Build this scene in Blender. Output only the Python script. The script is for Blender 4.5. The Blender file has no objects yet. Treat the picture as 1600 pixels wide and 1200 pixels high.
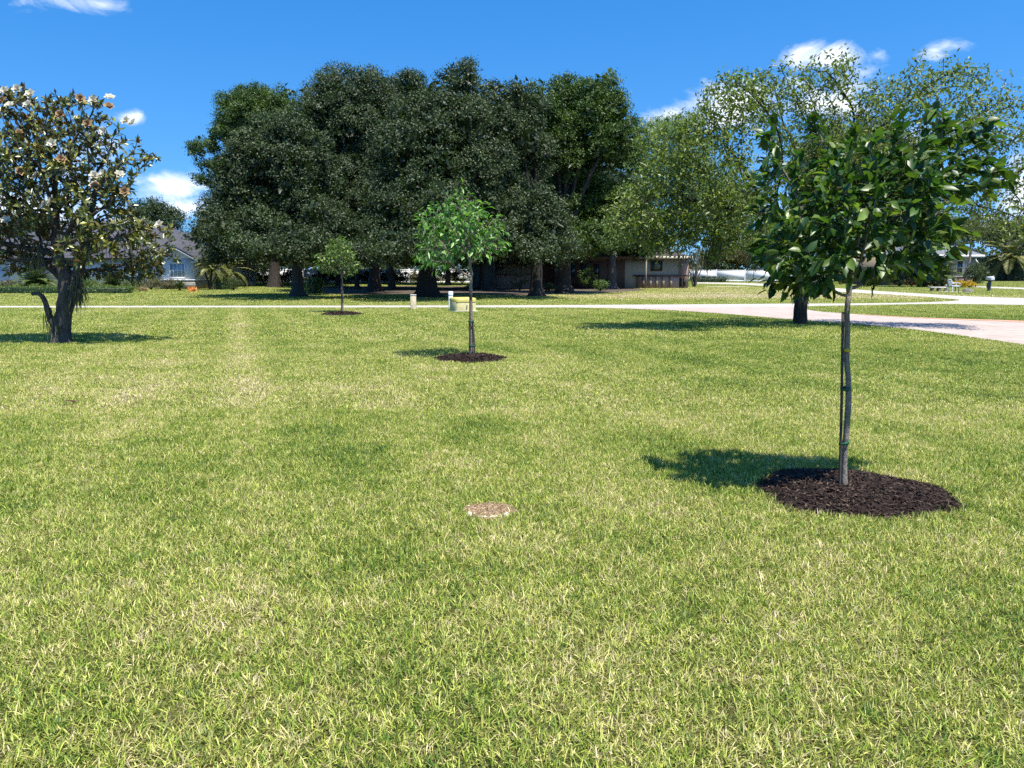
import bpy, math, random
import numpy as np

rs = np.random.default_rng(7)
random.seed(7)
scene = bpy.context.scene
COL = scene.collection

# ------------------------------------------------------------------ camera model
H, PITCH, FPX = 1.6, math.radians(8.53), 1200.0
CP, SP = math.cos(PITCH), math.sin(PITCH)

def ray(px, py):
    x, y = (px - 800.0) / FPX, -(py - 600.0) / FPX
    return np.array([x, CP + y * SP, -SP + y * CP])

def G(px, py, z=0.0):                       # where that line of sight meets the ground
    d = ray(px, py)
    return np.array([0, 0, H]) + d * ((z - H) / d[2])

def P(px, py, Y):                           # the point on that line of sight at distance Y
    d = ray(px, py)
    return np.array([0, 0, H]) + d * (Y / d[1])

def mpp(Y):                                 # metres per picture unit at distance Y
    return Y / FPX

cam_d = bpy.data.cameras.new("camera")
cam_d.sensor_width = 36.0
cam_d.lens = 27.0
cam_d.clip_start = 0.05
cam_d.clip_end = 3000
cam = bpy.data.objects.new("camera", cam_d)
COL.objects.link(cam)
cam.location = (0, 0, H)
cam.rotation_euler = (math.pi / 2 - PITCH, 0, 0)
scene.camera = cam

# ------------------------------------------------------------------ materials
class NT:
    def __init__(s, name):
        s.m = bpy.data.materials.new(name)
        s.m.use_nodes = True
        s.t = s.m.node_tree
        s.n = s.t.nodes
        s.b = s.n["Principled BSDF"]
        s.out = s.n["Material Output"]
    def add(s, typ, **kw):
        n = s.n.new(typ)
        for k, v in kw.items():
            setattr(n, k, v)
        return n
    def l(s, a, b):
        s.t.links.new(a, b)
    def noise(s, vec, scale, detail=3, rough=.55):
        n = s.add("ShaderNodeTexNoise")
        n.inputs["Scale"].default_value = scale
        n.inputs["Detail"].default_value = detail
        n.inputs["Roughness"].default_value = rough
        if vec is not None:
            s.l(vec, n.inputs["Vector"])
        return n.outputs["Fac"]
    def math(s, op, a, b=None, c=None, clamp=False):
        n = s.add("ShaderNodeMath", operation=op, use_clamp=clamp)
        for i, v in enumerate((a, b, c)):
            if v is None:
                continue
            if isinstance(v, (int, float)):
                n.inputs[i].default_value = v
            else:
                s.l(v, n.inputs[i])
        return n.outputs[0]
    def ramp(s, fac, stops, interp='LINEAR'):
        n = s.add("ShaderNodeValToRGB")
        cr = n.color_ramp
        cr.interpolation = interp
        while len(cr.elements) < len(stops):
            cr.elements.new(.5)
        for e, (p, c) in zip(cr.elements, stops):
            e.position = p
            e.color = (*c, 1)
        s.l(fac, n.inputs[0])
        return n.outputs[0]
    def mix(s, fac, a, b, blend='MIX'):
        n = s.add("ShaderNodeMix", data_type='RGBA', blend_type=blend)
        for i, v in ((0, fac), (6, a), (7, b)):
            if isinstance(v, (int, float)):
                n.inputs[i].default_value = v
            elif isinstance(v, tuple):
                n.inputs[i].default_value = (*v, 1)
            else:
                s.l(v, n.inputs[i])
        return n.outputs[2]
    def maprange(s, v, a, b, c=0., d=1.):
        n = s.add("ShaderNodeMapRange")
        n.inputs[1].default_value = a; n.inputs[2].default_value = b
        n.inputs[3].default_value = c; n.inputs[4].default_value = d
        s.l(v, n.inputs[0])
        return n.outputs[0]
    def pos(s):
        return s.add("ShaderNodeNewGeometry").outputs["Position"]
    def objco(s):
        return s.add("ShaderNodeTexCoord").outputs["Object"]
    def bump(s, h, strength=.4, dist=.02):
        n = s.add("ShaderNodeBump")
        n.inputs["Strength"].default_value = strength
        n.inputs["Distance"].default_value = dist
        s.l(h, n.inputs["Height"])
        s.l(n.outputs[0], s.b.inputs["Normal"])
    def var(s):
        a = s.add("ShaderNodeAttribute", attribute_name="var")
        sep = s.add("ShaderNodeSeparateColor")
        s.l(a.outputs["Color"], sep.inputs[0])
        return sep.outputs

def plain(name, col, rough=.7, spec=.3, var=.12, scale=8, bump=0., metal=0.):
    k = NT(name)
    f = k.noise(k.objco(), scale, 4)
    a = tuple(c * (1 - var) for c in col); b = tuple(min(1, c * (1 + var)) for c in col)
    k.l(k.ramp(f, [(.3, a), (.7, b)]), k.b.inputs["Base Color"])
    k.b.inputs["Roughness"].default_value = rough
    k.b.inputs["Specular IOR Level"].default_value = spec
    k.b.inputs["Metallic"].default_value = metal
    if bump:
        k.bump(k.noise(k.objco(), scale * 6, 4), bump, .01)
    return k.m

def leafmat(name, cols, rough=.42, spec=.5, trans=.3, tcol=(1.6, 1.9, .7), under=None, bright=.35):
    """cols: three colours picked by each leaf's own random value"""
    k = NT(name)
    v = k.var()
    base = k.ramp(v[0], [(0., cols[0]), (.55, cols[1]), (1., cols[2])])
    amt = k.maprange(v[1], 0, 1, 1 - bright, 1 + bright)
    hsv = k.add("ShaderNodeHueSaturation")
    k.l(amt, hsv.inputs["Value"]); k.l(base, hsv.inputs["Color"])
    base = hsv.outputs[0]
    if under:
        bf = k.add("ShaderNodeNewGeometry").outputs["Backfacing"]
        base = k.mix(bf, base, under)
    k.l(base, k.b.inputs["Base Color"])
    k.b.inputs["Roughness"].default_value = rough
    k.b.inputs["Specular IOR Level"].default_value = spec
    tr = k.add("ShaderNodeBsdfTranslucent")
    k.l(k.mix(1., base, tcol, 'MULTIPLY'), tr.inputs[0])
    ms = k.add("ShaderNodeMixShader")
    ms.inputs[0].default_value = trans
    k.l(k.b.outputs[0], ms.inputs[1]); k.l(tr.outputs[0], ms.inputs[2])
    k.l(ms.outputs[0], k.out.inputs[0])
    return k.m

def barkmat(name, a, b, scale=6, zs=.25):
    k = NT(name)
    mp = k.add("ShaderNodeMapping")
    mp.inputs["Scale"].default_value = (1, 1, zs)
    k.l(k.objco(), mp.inputs[0])
    f = k.noise(mp.outputs[0], scale * 3, 6, .65)
    k.l(k.ramp(f, [(.3, a), (.7, b)]), k.b.inputs["Base Color"])
    k.b.inputs["Roughness"].default_value = .85
    k.b.inputs["Specular IOR Level"].default_value = .2
    k.bump(f, .8, .03)
    return k.m

# ------------------------------------------------------------------ mesh helpers
class MB:
    def __init__(s):
        s.v, s.a, s.t, s.q, s.n = [], [], [], [], 0
    def add(s, v, tris=None, quads=None, var=None):
        v = np.asarray(v, float).reshape(-1, 3)
        if tris is not None and len(tris):
            s.t.append(np.asarray(tris, int).reshape(-1, 3) + s.n)
        if quads is not None and len(quads):
            s.q.append(np.asarray(quads, int).reshape(-1, 4) + s.n)
        s.v.append(v)
        s.a.append(np.full((len(v), 2), .5) if var is None else np.asarray(var, float).reshape(-1, 2))
        s.n += len(v)
    def mesh(s, name, mat, smooth=False):
        me = bpy.data.meshes.new(name)
        if s.n:
            V = np.concatenate(s.v)
            A = np.concatenate(s.a)
            T = np.concatenate(s.t) if s.t else np.zeros((0, 3), int)
            Q = np.concatenate(s.q) if s.q else np.zeros((0, 4), int)
            me.vertices.add(len(V)); me.vertices.foreach_set("co", V.astype(np.float32).ravel())
            nl = T.size + Q.size
            me.loops.add(nl)
            me.loops.foreach_set("vertex_index", np.concatenate([T.ravel(), Q.ravel()]).astype(np.int32))
            me.polygons.add(len(T) + len(Q))
            st = np.concatenate([np.arange(len(T)) * 3, T.size + np.arange(len(Q)) * 4]).astype(np.int32)
            me.polygons.foreach_set("loop_start", st)
            if smooth:
                me.polygons.foreach_set("use_smooth", np.ones(len(st), bool))
            at = me.attributes.new("var", 'FLOAT_COLOR', 'POINT')
            c = np.ones((len(V), 4), np.float32); c[:, :2] = A; c[:, 2] = 0
            at.data.foreach_set("color", c.ravel())
            me.update(calc_edges=True)
        if mat is not None:
            me.materials.append(mat)
        return me
    def obj(s, name, mat, parent=None, smooth=False, loc=None):
        o = bpy.data.objects.new(name, s.mesh(name, mat, smooth))
        COL.objects.link(o)
        if parent is not None:
            o.parent = parent
        if loc is not None:
            o.location = loc
        return o

def tag(o, label=None, cat=None, group=None, kind=None):
    for k, v in (("label", label), ("category", cat), ("group", group), ("kind", kind)):
        if v:
            o[k] = v
    return o

def thing(name, loc, label, cat, group=None):
    o = bpy.data.objects.new(name, None)
    o.empty_display_size = .2
    COL.objects.link(o)
    o.location = tuple(float(c) for c in loc)
    return tag(o, label, cat, group)

def nrm(a):
    return a / np.maximum(np.linalg.norm(a, axis=-1, keepdims=True), 1e-9)

def rdirs(n):
    return nrm(rs.normal(size=(n, 3)))

def box(mb, x0, x1, y0, y1, z0, z1):
    v = [(x0, y0, z0), (x1, y0, z0), (x1, y1, z0), (x0, y1, z0), (x0, y0, z1), (x1, y0, z1), (x1, y1, z1), (x0, y1, z1)]
    mb.add(v, quads=[(0, 3, 2, 1), (4, 5, 6, 7), (0, 1, 5, 4), (1, 2, 6, 5), (2, 3, 7, 6), (3, 0, 4, 7)])

def bbox(mb, x0, x1, y0, y1, z0, z1, b=.02):
    """box with chamfered upright and top edges"""
    def ring(i, z):
        return [(x0 + i + b, y0 + i, z), (x1 - i - b, y0 + i, z), (x1 - i, y0 + i + b, z), (x1 - i, y1 - i - b, z),
                (x1 - i - b, y1 - i, z), (x0 + i + b, y1 - i, z), (x0 + i, y1 - i - b, z), (x0 + i, y0 + i + b, z)]
    v = ring(0, z0) + ring(0, z1 - b) + ring(b * .35, z1 - b * .3) + ring(b, z1)
    q = []
    for r in range(3):
        for i in range(8):
            j = (i + 1) % 8
            q.append((r * 8 + i, r * 8 + j, r * 8 + 8 + j, r * 8 + 8 + i))
    t = [(24, 24 + i, 25 + i) for i in range(1, 7)]
    mb.add(v, tris=t, quads=q)

def tube(mb, pts, rad, sides=7, cap=True, wob=0., flare=None):
    pts = np.asarray(pts, float); n = len(pts)
    rad = np.broadcast_to(np.asarray(rad, float), (n,))
    tan = nrm(np.gradient(pts, axis=0))
    ref = np.array([0.3, 1, 0.05]) if abs(tan[0][2]) > .6 else np.array([0, 0, 1.])
    a = np.zeros_like(pts); b = np.zeros_like(pts)
    u = ref
    for i in range(n):
        u = u - tan[i] * np.dot(u, tan[i])
        if np.linalg.norm(u) < 1e-6:
            u = np.array([1., 0, 0]) - tan[i] * tan[i][0]
        u = u / np.linalg.norm(u)
        a[i] = u; b[i] = np.cross(tan[i], u)
    ang = np.linspace(0, 2 * math.pi, sides, endpoint=False)
    r = rad[:, None] * (1 + wob * rs.normal(size=(n, sides)))
    if flare is not None:
        r[:len(flare)] *= np.asarray(flare)
    v = pts[:, None] + r[..., None] * (np.cos(ang)[None, :, None] * a[:, None] + np.sin(ang)[None, :, None] * b[:, None])
    i, j = np.meshgrid(np.arange(n - 1), np.arange(sides), indexing='ij')
    k = (j + 1) % sides
    q = np.stack([i * sides + j, i * sides + k, (i + 1) * sides + k, (i + 1) * sides + j], -1).reshape(-1, 4)
    v = v.reshape(-1, 3)
    t = None
    if cap:
        v = np.vstack([v, pts[-1] + tan[-1] * rad[-1] * .4])
        t = [((n - 1) * sides + jj, (n - 1) * sides + (jj + 1) % sides, n * sides) for jj in range(sides)]
    mb.add(v, tris=t, quads=q)

def smooth_path(pts, n):
    """Catmull-Rom through pts"""
    pts = np.asarray(pts, float)
    p = np.vstack([2 * pts[0] - pts[1], pts, 2 * pts[-1] - pts[-2]])
    out = []
    for s in np.linspace(0, len(pts) - 1 - 1e-6, n):
        i = int(s); t = s - i
        a, b, c, d = p[i:i + 4]
        out.append(.5 * (2 * b + (c - a) * t + (2 * a - 5 * b + 4 * c - d) * t * t + (3 * b - a - 3 * c + d) * t ** 3))
    return np.array(out)

def leaves(mb, Pp, D, N, L, W, var=None, kind='rhomb', fold=.18, droop=.12):
    n = len(Pp)
    D = nrm(D); N = nrm(N - D * np.sum(N * D, 1, keepdims=True)); S = np.cross(D, N)
    L = np.broadcast_to(np.asarray(L, float), (n,))[:, None]
    W = np.broadcast_to(np.asarray(W, float), (n,))[:, None]
    if var is None:
        var = rs.random((n, 2))
    if kind == 'rhomb':
        v = np.stack([Pp, Pp + D * L * .45 + S * W * .5 + N * W * fold, Pp + D * L - N * L * droop,
                      Pp + D * L * .45 - S * W * .5 + N * W * fold], 1).reshape(-1, 3)
        o = np.arange(n)[:, None] * 4
        t = np.concatenate([o + [0, 1, 2], o + [0, 2, 3]])
        mb.add(v, tris=t, var=np.repeat(var, 4, 0))
    else:
        def row(t, w, up):
            c = Pp + D * L * t - N * L * droop * t * t * 1.6
            return c + S * W * w * .5 + N * W * up, c, c - S * W * w * .5 + N * W * up
        l1, m1, r1 = row(.22, .82, fold); l2, m2, r2 = row(.6, .86, fold)
        tip = Pp + D * L - N * L * droop * 1.6
        v = np.stack([Pp, l1, m1, r1, l2, m2, r2, tip], 1).reshape(-1, 3)
        o = np.arange(n)[:, None] * 8
        t = np.concatenate([o + [0, 1, 2], o + [0, 2, 3], o + [4, 7, 5], o + [5, 7, 6]])
        q = np.concatenate([o + [1, 4, 5, 2], o + [2, 5, 6, 3]])
        mb.add(v, tris=t, quads=q, var=np.repeat(var, 8, 0))

# ------------------------------------------------------------------ tree growing
def colonize(att, start, step, infl, kill, maxit=160, up=.05):
    """space colonisation: returns node positions, parents"""
    pos = [np.asarray(p, float) for p in start]
    par = [-1] + list(range(len(start) - 1))
    att = np.asarray(att, float)
    near = np.full(len(att), -1); dist = np.full(len(att), 1e9)
    alive = np.ones(len(att), bool)
    def upd(k0):
        new = np.array(pos[k0:])
        d = np.linalg.norm(att[:, None] - new[None], axis=2)
        j = d.argmin(1); dm = d[np.arange(len(att)), j]
        w = dm < dist
        near[w] = j[w] + k0; dist[w] = dm[w]
    upd(0)
    first = True
    for it in range(maxit):
        lim = 1e9 if first else infl
        use = alive & (dist < lim)
        if not use.any():
            if alive.any() and infl < 1e3:
                infl *= 1.6
                continue
            break
        k0 = len(pos)
        for nd in np.unique(near[use]):
            m = use & (near == nd)
            d = nrm(att[m] - pos[nd]).sum(0) + np.array([0, 0, up]) + rs.normal(size=3) * .12
            d = d / max(np.linalg.norm(d), 1e-6)
            pos.append(pos[nd] + d * step); par.append(int(nd))
        first = False
        if len(pos) == k0:
            break
        upd(k0)
        alive &= dist > kill
        if len(pos) > 6000:
            break
    return np.array(pos), np.array(par)

def radii(par, tip, e=2.3, rmax=None):
    n = len(par)
    acc = np.zeros(n); 
    r = np.zeros(n)
    for i in range(n - 1, -1, -1):
        r[i] = tip if acc[i] == 0 else acc[i] ** (1 / e)
        if par[i] >= 0:
            acc[par[i]] += r[i] ** e
    if rmax:
        r = np.minimum(r, rmax)
    return r

def limbs(mb, pos, par, rad, rmin=0., sides=6, skip=0):
    ch = [[] for _ in par]
    for i, p in enumerate(par):
        if p >= 0:
            ch[p].append(i)
    stack = [(skip, None)]
    while stack:
        i, p = stack.pop()
        chain = [i] if p is None else [p, i]
        while ch[chain[-1]]:
            c = sorted(ch[chain[-1]], key=lambda k: -rad[k])
            for o in c[1:]:
                if rad[o] >= rmin:
                    stack.append((o, chain[-1]))
            if rad[c[0]] < rmin:
                break
            chain.append(c[0])
        if len(chain) > 1:
            r = rad[chain].copy()
            if p is not None:
                r[0] = min(r[0], r[1] * 1.15)
            tube(mb, pos[chain], r, sides)

def in_lobes(lobes, n):
    """random points in a union of ellipsoids (centre, radii)"""
    vol = np.array([l[1][0] * l[1][1] * l[1][2] * (l[2] if len(l) > 2 else 1) for l in lobes]); vol = vol / vol.sum()
    k = rs.choice(len(lobes), n, p=vol)
    c = np.array([l[0] for l in lobes])[k]; r = np.array([l[1] for l in lobes])[k]
    return c + rdirs(n) * (rs.random((n, 1)) ** (1 / 2.4)) * r

def lobe_px(base, Y, spec):
    """ellipsoids from (px, py, rx, ry, depth offset, rz factor) measured at distance Y"""
    out = []
    for s in spec:
        px, py, rx, ry, dy = s[:5]
        Yc = Y + dy
        c = P(px, py, Yc) - base
        m = mpp(Yc)
        out.append((c, np.array([rx * m, rx * m * (s[5] if len(s) > 5 else .9), ry * m]), s[6] if len(s) > 6 else 1.))
    return out

def grown_tree(root, base, trunk_pts, trunk_r, lobes, natt, step, kill, leaf, lmat, bmat, tip=.006, rmin=.0,
               per_node=2, leaf_kind='rhomb', r_leaf=None, sides=6, spread=.05, out_bias=.5, droop_bias=.35, infl=None, sides_trunk=10):
    """trunk drawn from its own path, limbs by space colonisation from the trunk's upper part"""
    tp = smooth_path(trunk_pts, 14)
    att = in_lobes(lobes, natt)
    top = tp[-4:]
    pos, par = colonize(att, top, step, infl or step * 6, kill)
    rad = radii(par, tip, rmax=trunk_r[1])
    mb = MB()
    rr = np.interp(np.linspace(0, 1, len(tp)), [0, .08, 1], [trunk_r[0] * 1.25, trunk_r[0], trunk_r[1]])
    tube(mb, tp, rr, sides_trunk, wob=.04)
    limbs(mb, pos, par, rad, rmin, sides)
    tr = mb.obj("trunk", bmat, root, smooth=True)
    # leaves on thin shoots
    thin = np.where(rad < (r_leaf or tip * 3.2))[0]
    thin = thin[thin >= len(top)]
    k = np.repeat(thin, per_node)
    d = nrm(pos[k] - pos[np.maximum(par[k], 0)])
    n = len(k)
    ctr = np.mean(att, 0)
    outw = nrm(pos[k] - ctr)
    side = rdirs(n)
    D = nrm(d * .6 + side * .8 + outw * out_bias + np.array([0, 0, -droop_bias]))
    N = nrm(np.array([0, 0, 1.]) + rs.normal(size=(n, 3)) * .55 + outw * .3)
    L = leaf[0] * rs.uniform(.65, 1.2, n); W = leaf[1] * rs.uniform(.7, 1.15, n)
    lm = MB()
    leaves(lm, pos[k] + rs.normal(size=(n, 3)) * spread, D, N, L, W, kind=leaf_kind)
    cr = lm.obj("crown", lmat, root)
    return pos, par, rad, tr, cr

def crown_points(lobes, dens, sub=.26, per=34, lower=.35, inner=.15, shell=.35):
    """leaf positions bunched in sprays over the lobes' surfaces"""
    C = np.array([l[0] for l in lobes]); R = np.array([l[1] for l in lobes])
    outp, outn, outl = [], [], []
    for i in range(len(lobes)):
        r = R[i]
        area = 4 * math.pi * ((r[0] * r[1]) ** 1.6 / 3 + (r[0] * r[2]) ** 1.6 / 3 + (r[1] * r[2]) ** 1.6 / 3) ** (1 / 1.6)
        n = max(6, int(area * dens))
        d = rdirs(n)
        keep = (d[:, 2] > -.25) | (rs.random(n) < lower)
        d = d[keep]
        rad = 1 - rs.random((len(d), 1)) ** 2 * shell
        p = C[i] + d * r * rad
        # not deep inside another lobe
        q = np.linalg.norm((p[:, None] - C[None]) / R[None], axis=2)
        q[:, i] = 9
        ok = (q.min(1) > .8) | (rs.random(len(p)) < inner)
        outp.append(p[ok]); outn.append(nrm(d[ok] / r)); outl.append(np.full(int(ok.sum()), rs.random()))
    c = np.concatenate(outp); nn = np.concatenate(outn); ll = np.concatenate(outl)
    k = np.repeat(np.arange(len(c)), per)
    off = rs.normal(size=(len(k), 3)) * sub * np.array([1, 1, .7])
    vr = np.clip(ll[k] * .35 + rs.random(len(c))[k] * .3 + rs.random(len(k)) * .35, 0, 1)
    return c[k] + off, nrm(nn[k] + rs.normal(size=(len(k), 3)) * .75 + np.array([0, 0, .25])), vr

def auto_lobes(c, r, n, rel=.42, low=-.45, jit=.12):
    """n lobes over an ellipsoid"""
    out = [(np.array(c), np.array(r) * .62)]
    g = math.pi * (3 - math.sqrt(5))
    for i in range(n):
        z = 1 - (1 - low) * (i + .5) / n
        q = math.sqrt(max(0, 1 - z * z)); a = g * i + rs.random() * .6
        d = np.array([q * math.cos(a), q * math.sin(a), z])
        s = rel * rs.uniform(.75, 1.25)
        out.append((np.array(c) + d * np.array(r) * (1 - s * .72) * (1 + rs.normal() * jit * .7), np.array(r) * s))
    return out

def dense_tree(name, base, lobes, trunk_r, label, cat, lmat, bmat, dens=2.7, per=52, leaf=(.14, .075), sub=.20, group=None,
               lean=(0, 0), fork=.35, limbs_n=9, lower=.2, fill=1.):
    root = thing(name, base, label, cat, group)
    ctr = np.mean([l[0] for l in lobes], 0)
    zmin = min(l[0][2] - l[1][2] for l in lobes)
    fz = max(zmin + .6, ctr[2] * fork)
    mb = MB()
    top = np.array([lean[0] * fz, lean[1] * fz, fz])
    pth = smooth_path([(0, 0, -.1), (lean[0] * .1 * fz, 0, fz * .25), top * .65 + rs.normal(size=3) * .05, top], 9)
    fl = [1.9, 1.35, 1.1]
    rr = np.linspace(trunk_r, trunk_r * .72, 9); rr[:3] *= fl
    tube(mb, pth, rr, 12, wob=.07)
    big = sorted(lobes[1:] if len(lobes) > 3 else lobes, key=lambda l: -np.prod(l[1]))[:limbs_n]
    for l in big:
        e = l[0] + rs.normal(size=3) * .2
        mid = top * .55 + e * .45 + np.array([0, 0, .12 * np.linalg.norm(e - top)])
        pt = smooth_path([top - [0, 0, .3], mid, e], 7)
        tube(mb, pt, np.linspace(trunk_r * .42, trunk_r * .1, 7), 7, wob=.05)
    mb.obj("trunk", bmat, root, smooth=True)
    p, n, vr = crown_points(lobes, dens, sub, per, lower, shell=.22)
    lm = MB()
    m = len(p)
    D = nrm(rdirs(m) + np.array([0, 0, -.15]))
    v = np.stack([vr, rs.random(m)], 1)
    leaves(lm, p, D, n, leaf[0] * rs.uniform(.7, 1.25, m), leaf[1] * rs.uniform(.7, 1.25, m), var=v)
    # the crown's inside: coarser sprays in darkened colour, added to close it against the light
    C = np.array([l[0] for l in lobes]); R = np.array([l[1] for l in lobes])
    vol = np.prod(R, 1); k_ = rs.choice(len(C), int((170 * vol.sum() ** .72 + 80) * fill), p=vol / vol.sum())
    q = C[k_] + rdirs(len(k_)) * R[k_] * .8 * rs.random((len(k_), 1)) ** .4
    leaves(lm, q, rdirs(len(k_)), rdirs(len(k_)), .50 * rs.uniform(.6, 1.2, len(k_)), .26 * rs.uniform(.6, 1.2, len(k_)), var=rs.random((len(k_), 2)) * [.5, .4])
    lm.obj("crown", lmat, root)
    return root

# ------------------------------------------------------------------ light and sky
SUN_EL = math.radians(68)
SUN_AZ = math.atan2(0.52, -0.72)                    # measured from +Y towards +X: behind and to the right of the camera
sdir = np.array([math.sin(SUN_AZ) * math.cos(SUN_EL), math.cos(SUN_AZ) * math.cos(SUN_EL), math.sin(SUN_EL)])
sl = bpy.data.lights.new("sun", 'SUN')
sl.energy = 5.0
sl.angle = math.radians(.53)
sl.color = (1, .955, .87)
so = bpy.data.objects.new("sun", sl)
COL.objects.link(so)
from mathutils import Vector
so.rotation_euler = Vector(tuple(-sdir)).to_track_quat('-Z', 'Y').to_euler()
so.location = (0, 0, 40)

w = bpy.data.worlds.new("World")
scene.world = w
w.use_nodes = True
wt = w.node_tree
for n in list(wt.nodes):
    wt.nodes.remove(n)
wn = wt.nodes.new; wl = wt.links.new
sky = wn("ShaderNodeTexSky")
sky.sky_type = 'NISHITA'
sky.sun_disc = False
sky.sun_elevation = SUN_EL
sky.sun_rotation = SUN_AZ
sky.air_density = 1.0
sky.dust_density = .4
sky.ozone_density = 2.2
# the sky is read a little above each sight line, so the band over the rooftops stays blue
tv = wn("ShaderNodeTexCoord")
vm = wn("ShaderNodeVectorMath"); vm.operation = 'MULTIPLY_ADD'
vm.inputs[1].default_value = (1, 1, .9); vm.inputs[2].default_value = (0, 0, .16)
wl(tv.outputs["Generated"], vm.inputs[0])
vn = wn("ShaderNodeVectorMath"); vn.operation = 'NORMALIZE'
wl(vm.outputs[0], vn.inputs[0]); wl(vn.outputs[0], sky.inputs[0])
hs = wn("ShaderNodeHueSaturation")
hs.inputs["Saturation"].default_value = 1.42
hs.inputs["Hue"].default_value = .503
wl(sky.outputs[0], hs.inputs["Color"])
bg = wn("ShaderNodeBackground")
bg.inputs[1].default_value = .138
wl(hs.outputs[0], bg.inputs[0])
# clouds: white banks at fixed bearings in the sky
tc = wn("ShaderNodeTexCoord")
def wmath(op, a, b=None, clamp=False):
    n = wn("ShaderNodeMath"); n.operation = op; n.use_clamp = clamp
    for i, v in enumerate((a, b)):
        if v is None: continue
        if isinstance(v, (int, float)): n.inputs[i].default_value = v
        else: wl(v, n.inputs[i])
    return n.outputs[0]
cur = None
for (px, py, rx, ry, amp) in [(1282, 92, 60, 21, 1.), (1372, 86, 20, 9, .5), (1462, 80, 32, 15, .7), (1150, 168, 105, 38, 1.1), (1290, 150, 80, 40, .9),
                              (1045, 182, 40, 18, 1.05), (50, 2, 40, 11, .55), (165, 8, 34, 9, .42), (262, 292, 62, 26, 1.05), (310, 325, 60, 22, .95),
                              (1600, 300, 34, 52, .95), (205, 184, 16, 9, .38), (1570, 360, 60, 24, .9), (1380, 260, 120, 60, .6), (1200, 330, 130, 40, .6),
                              (60, 330, 150, 40, .9), (120, 250, 60, 50, .5), (-150, 150, 120, 40, .9), (-420, 320, 160, 60, .9), (1800, 140, 110, 40, .9), (2000, 300, 160, 60, .9)]:
    d = ray(px, py); ln = np.linalg.norm(d); d = d / ln
    sub = wn("ShaderNodeVectorMath"); sub.operation = 'SUBTRACT'
    wl(tc.outputs["Generated"], sub.inputs[0]); sub.inputs[1].default_value = tuple(d)
    mul = wn("ShaderNodeVectorMath"); mul.operation = 'MULTIPLY'
    wl(sub.outputs[0], mul.inputs[0])
    mul.inputs[1].default_value = (FPX * ln / rx, FPX * ln / rx, FPX * ln / ry)
    le = wn("ShaderNodeVectorMath"); le.operation = 'LENGTH'
    wl(mul.outputs[0], le.inputs[0])
    v = wmath('MULTIPLY', wmath('SUBTRACT', 1.25, le.outputs["Value"]), amp)
    cur = v if cur is None else wmath('MAXIMUM', cur, v)
mp = wn("ShaderNodeMapping"); mp.inputs["Scale"].default_value = (1, 1, 1.9)
wl(tc.outputs["Generated"], mp.inputs[0])
nz = wn("ShaderNodeTexNoise"); nz.inputs["Scale"].default_value = 15; nz.inputs["Detail"].default_value = 8; nz.inputs["Roughness"].default_value = .6
nz.inputs["Distortion"].default_value = .5
wl(mp.outputs[0], nz.inputs["Vector"])
cov = wmath('ADD', wmath('MAXIMUM', cur, -1.2), wmath('MULTIPLY', wmath('SUBTRACT', nz.outputs["Fac"], .5), 3.4))
mr = wn("ShaderNodeMapRange"); mr.interpolation_type = 'SMOOTHSTEP'
wl(cov, mr.inputs[0])
mr.inputs[1].default_value = .1; mr.inputs[2].default_value = 1.35
nz2 = wn("ShaderNodeTexNoise"); nz2.inputs["Scale"].default_value = 26; nz2.inputs["Detail"].default_value = 4
wl(mp.outputs[0], nz2.inputs["Vector"])
cr = wn("ShaderNodeValToRGB")
cr.color_ramp.elements[0].position = .35; cr.color_ramp.elements[0].color = (.66, .74, .9, 1)
cr.color_ramp.elements[1].position = .62; cr.color_ramp.elements[1].color = (1., 1., 1., 1)
wl(nz2.outputs["Fac"], cr.inputs[0])
bg2 = wn("ShaderNodeBackground"); bg2.inputs[1].default_value = .95
wl(cr.outputs[0], bg2.inputs[0])
mxs = wn("ShaderNodeMixShader")
wl(mr.outputs[0], mxs.inputs[0]); wl(bg.outputs[0], mxs.inputs[1]); wl(bg2.outputs[0], mxs.inputs[2])
wo = wn("ShaderNodeOutputWorld")
wl(mxs.outputs[0], wo.inputs[0])

scene.view_settings.view_transform = 'Standard'
scene.view_settings.look = 'None'
scene.view_settings.exposure = .74
scene.view_settings.gamma = 1
cy = scene.cycles
cy.max_bounces = 4; cy.diffuse_bounces = 2; cy.glossy_bounces = 2; cy.transmission_bounces = 2; cy.transparent_max_bounces = 4
cy.caustics_reflective = False; cy.caustics_refractive = False
cy.use_denoising = False
cy.sample_clamp_indirect = 4

# ------------------------------------------------------------------ lawn colour, shared by turf and blades
def blob(k, xy, cx, cy_, rx, ry, rot=0.):
    """0..1 soft patch in the lawn"""
    mpn = k.add("ShaderNodeMapping", vector_type='TEXTURE')
    mpn.inputs["Location"].default_value = (cx, cy_, 0)
    mpn.inputs["Rotation"].default_value = (0, 0, rot)
    mpn.inputs["Scale"].default_value = (rx, ry, 1000)
    k.l(xy, mpn.inputs[0])
    ln = k.add("ShaderNodeVectorMath", operation='LENGTH')
    k.l(mpn.outputs[0], ln.inputs[0])
    return k.maprange(ln.outputs["Value"], 1.3, .2)

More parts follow.
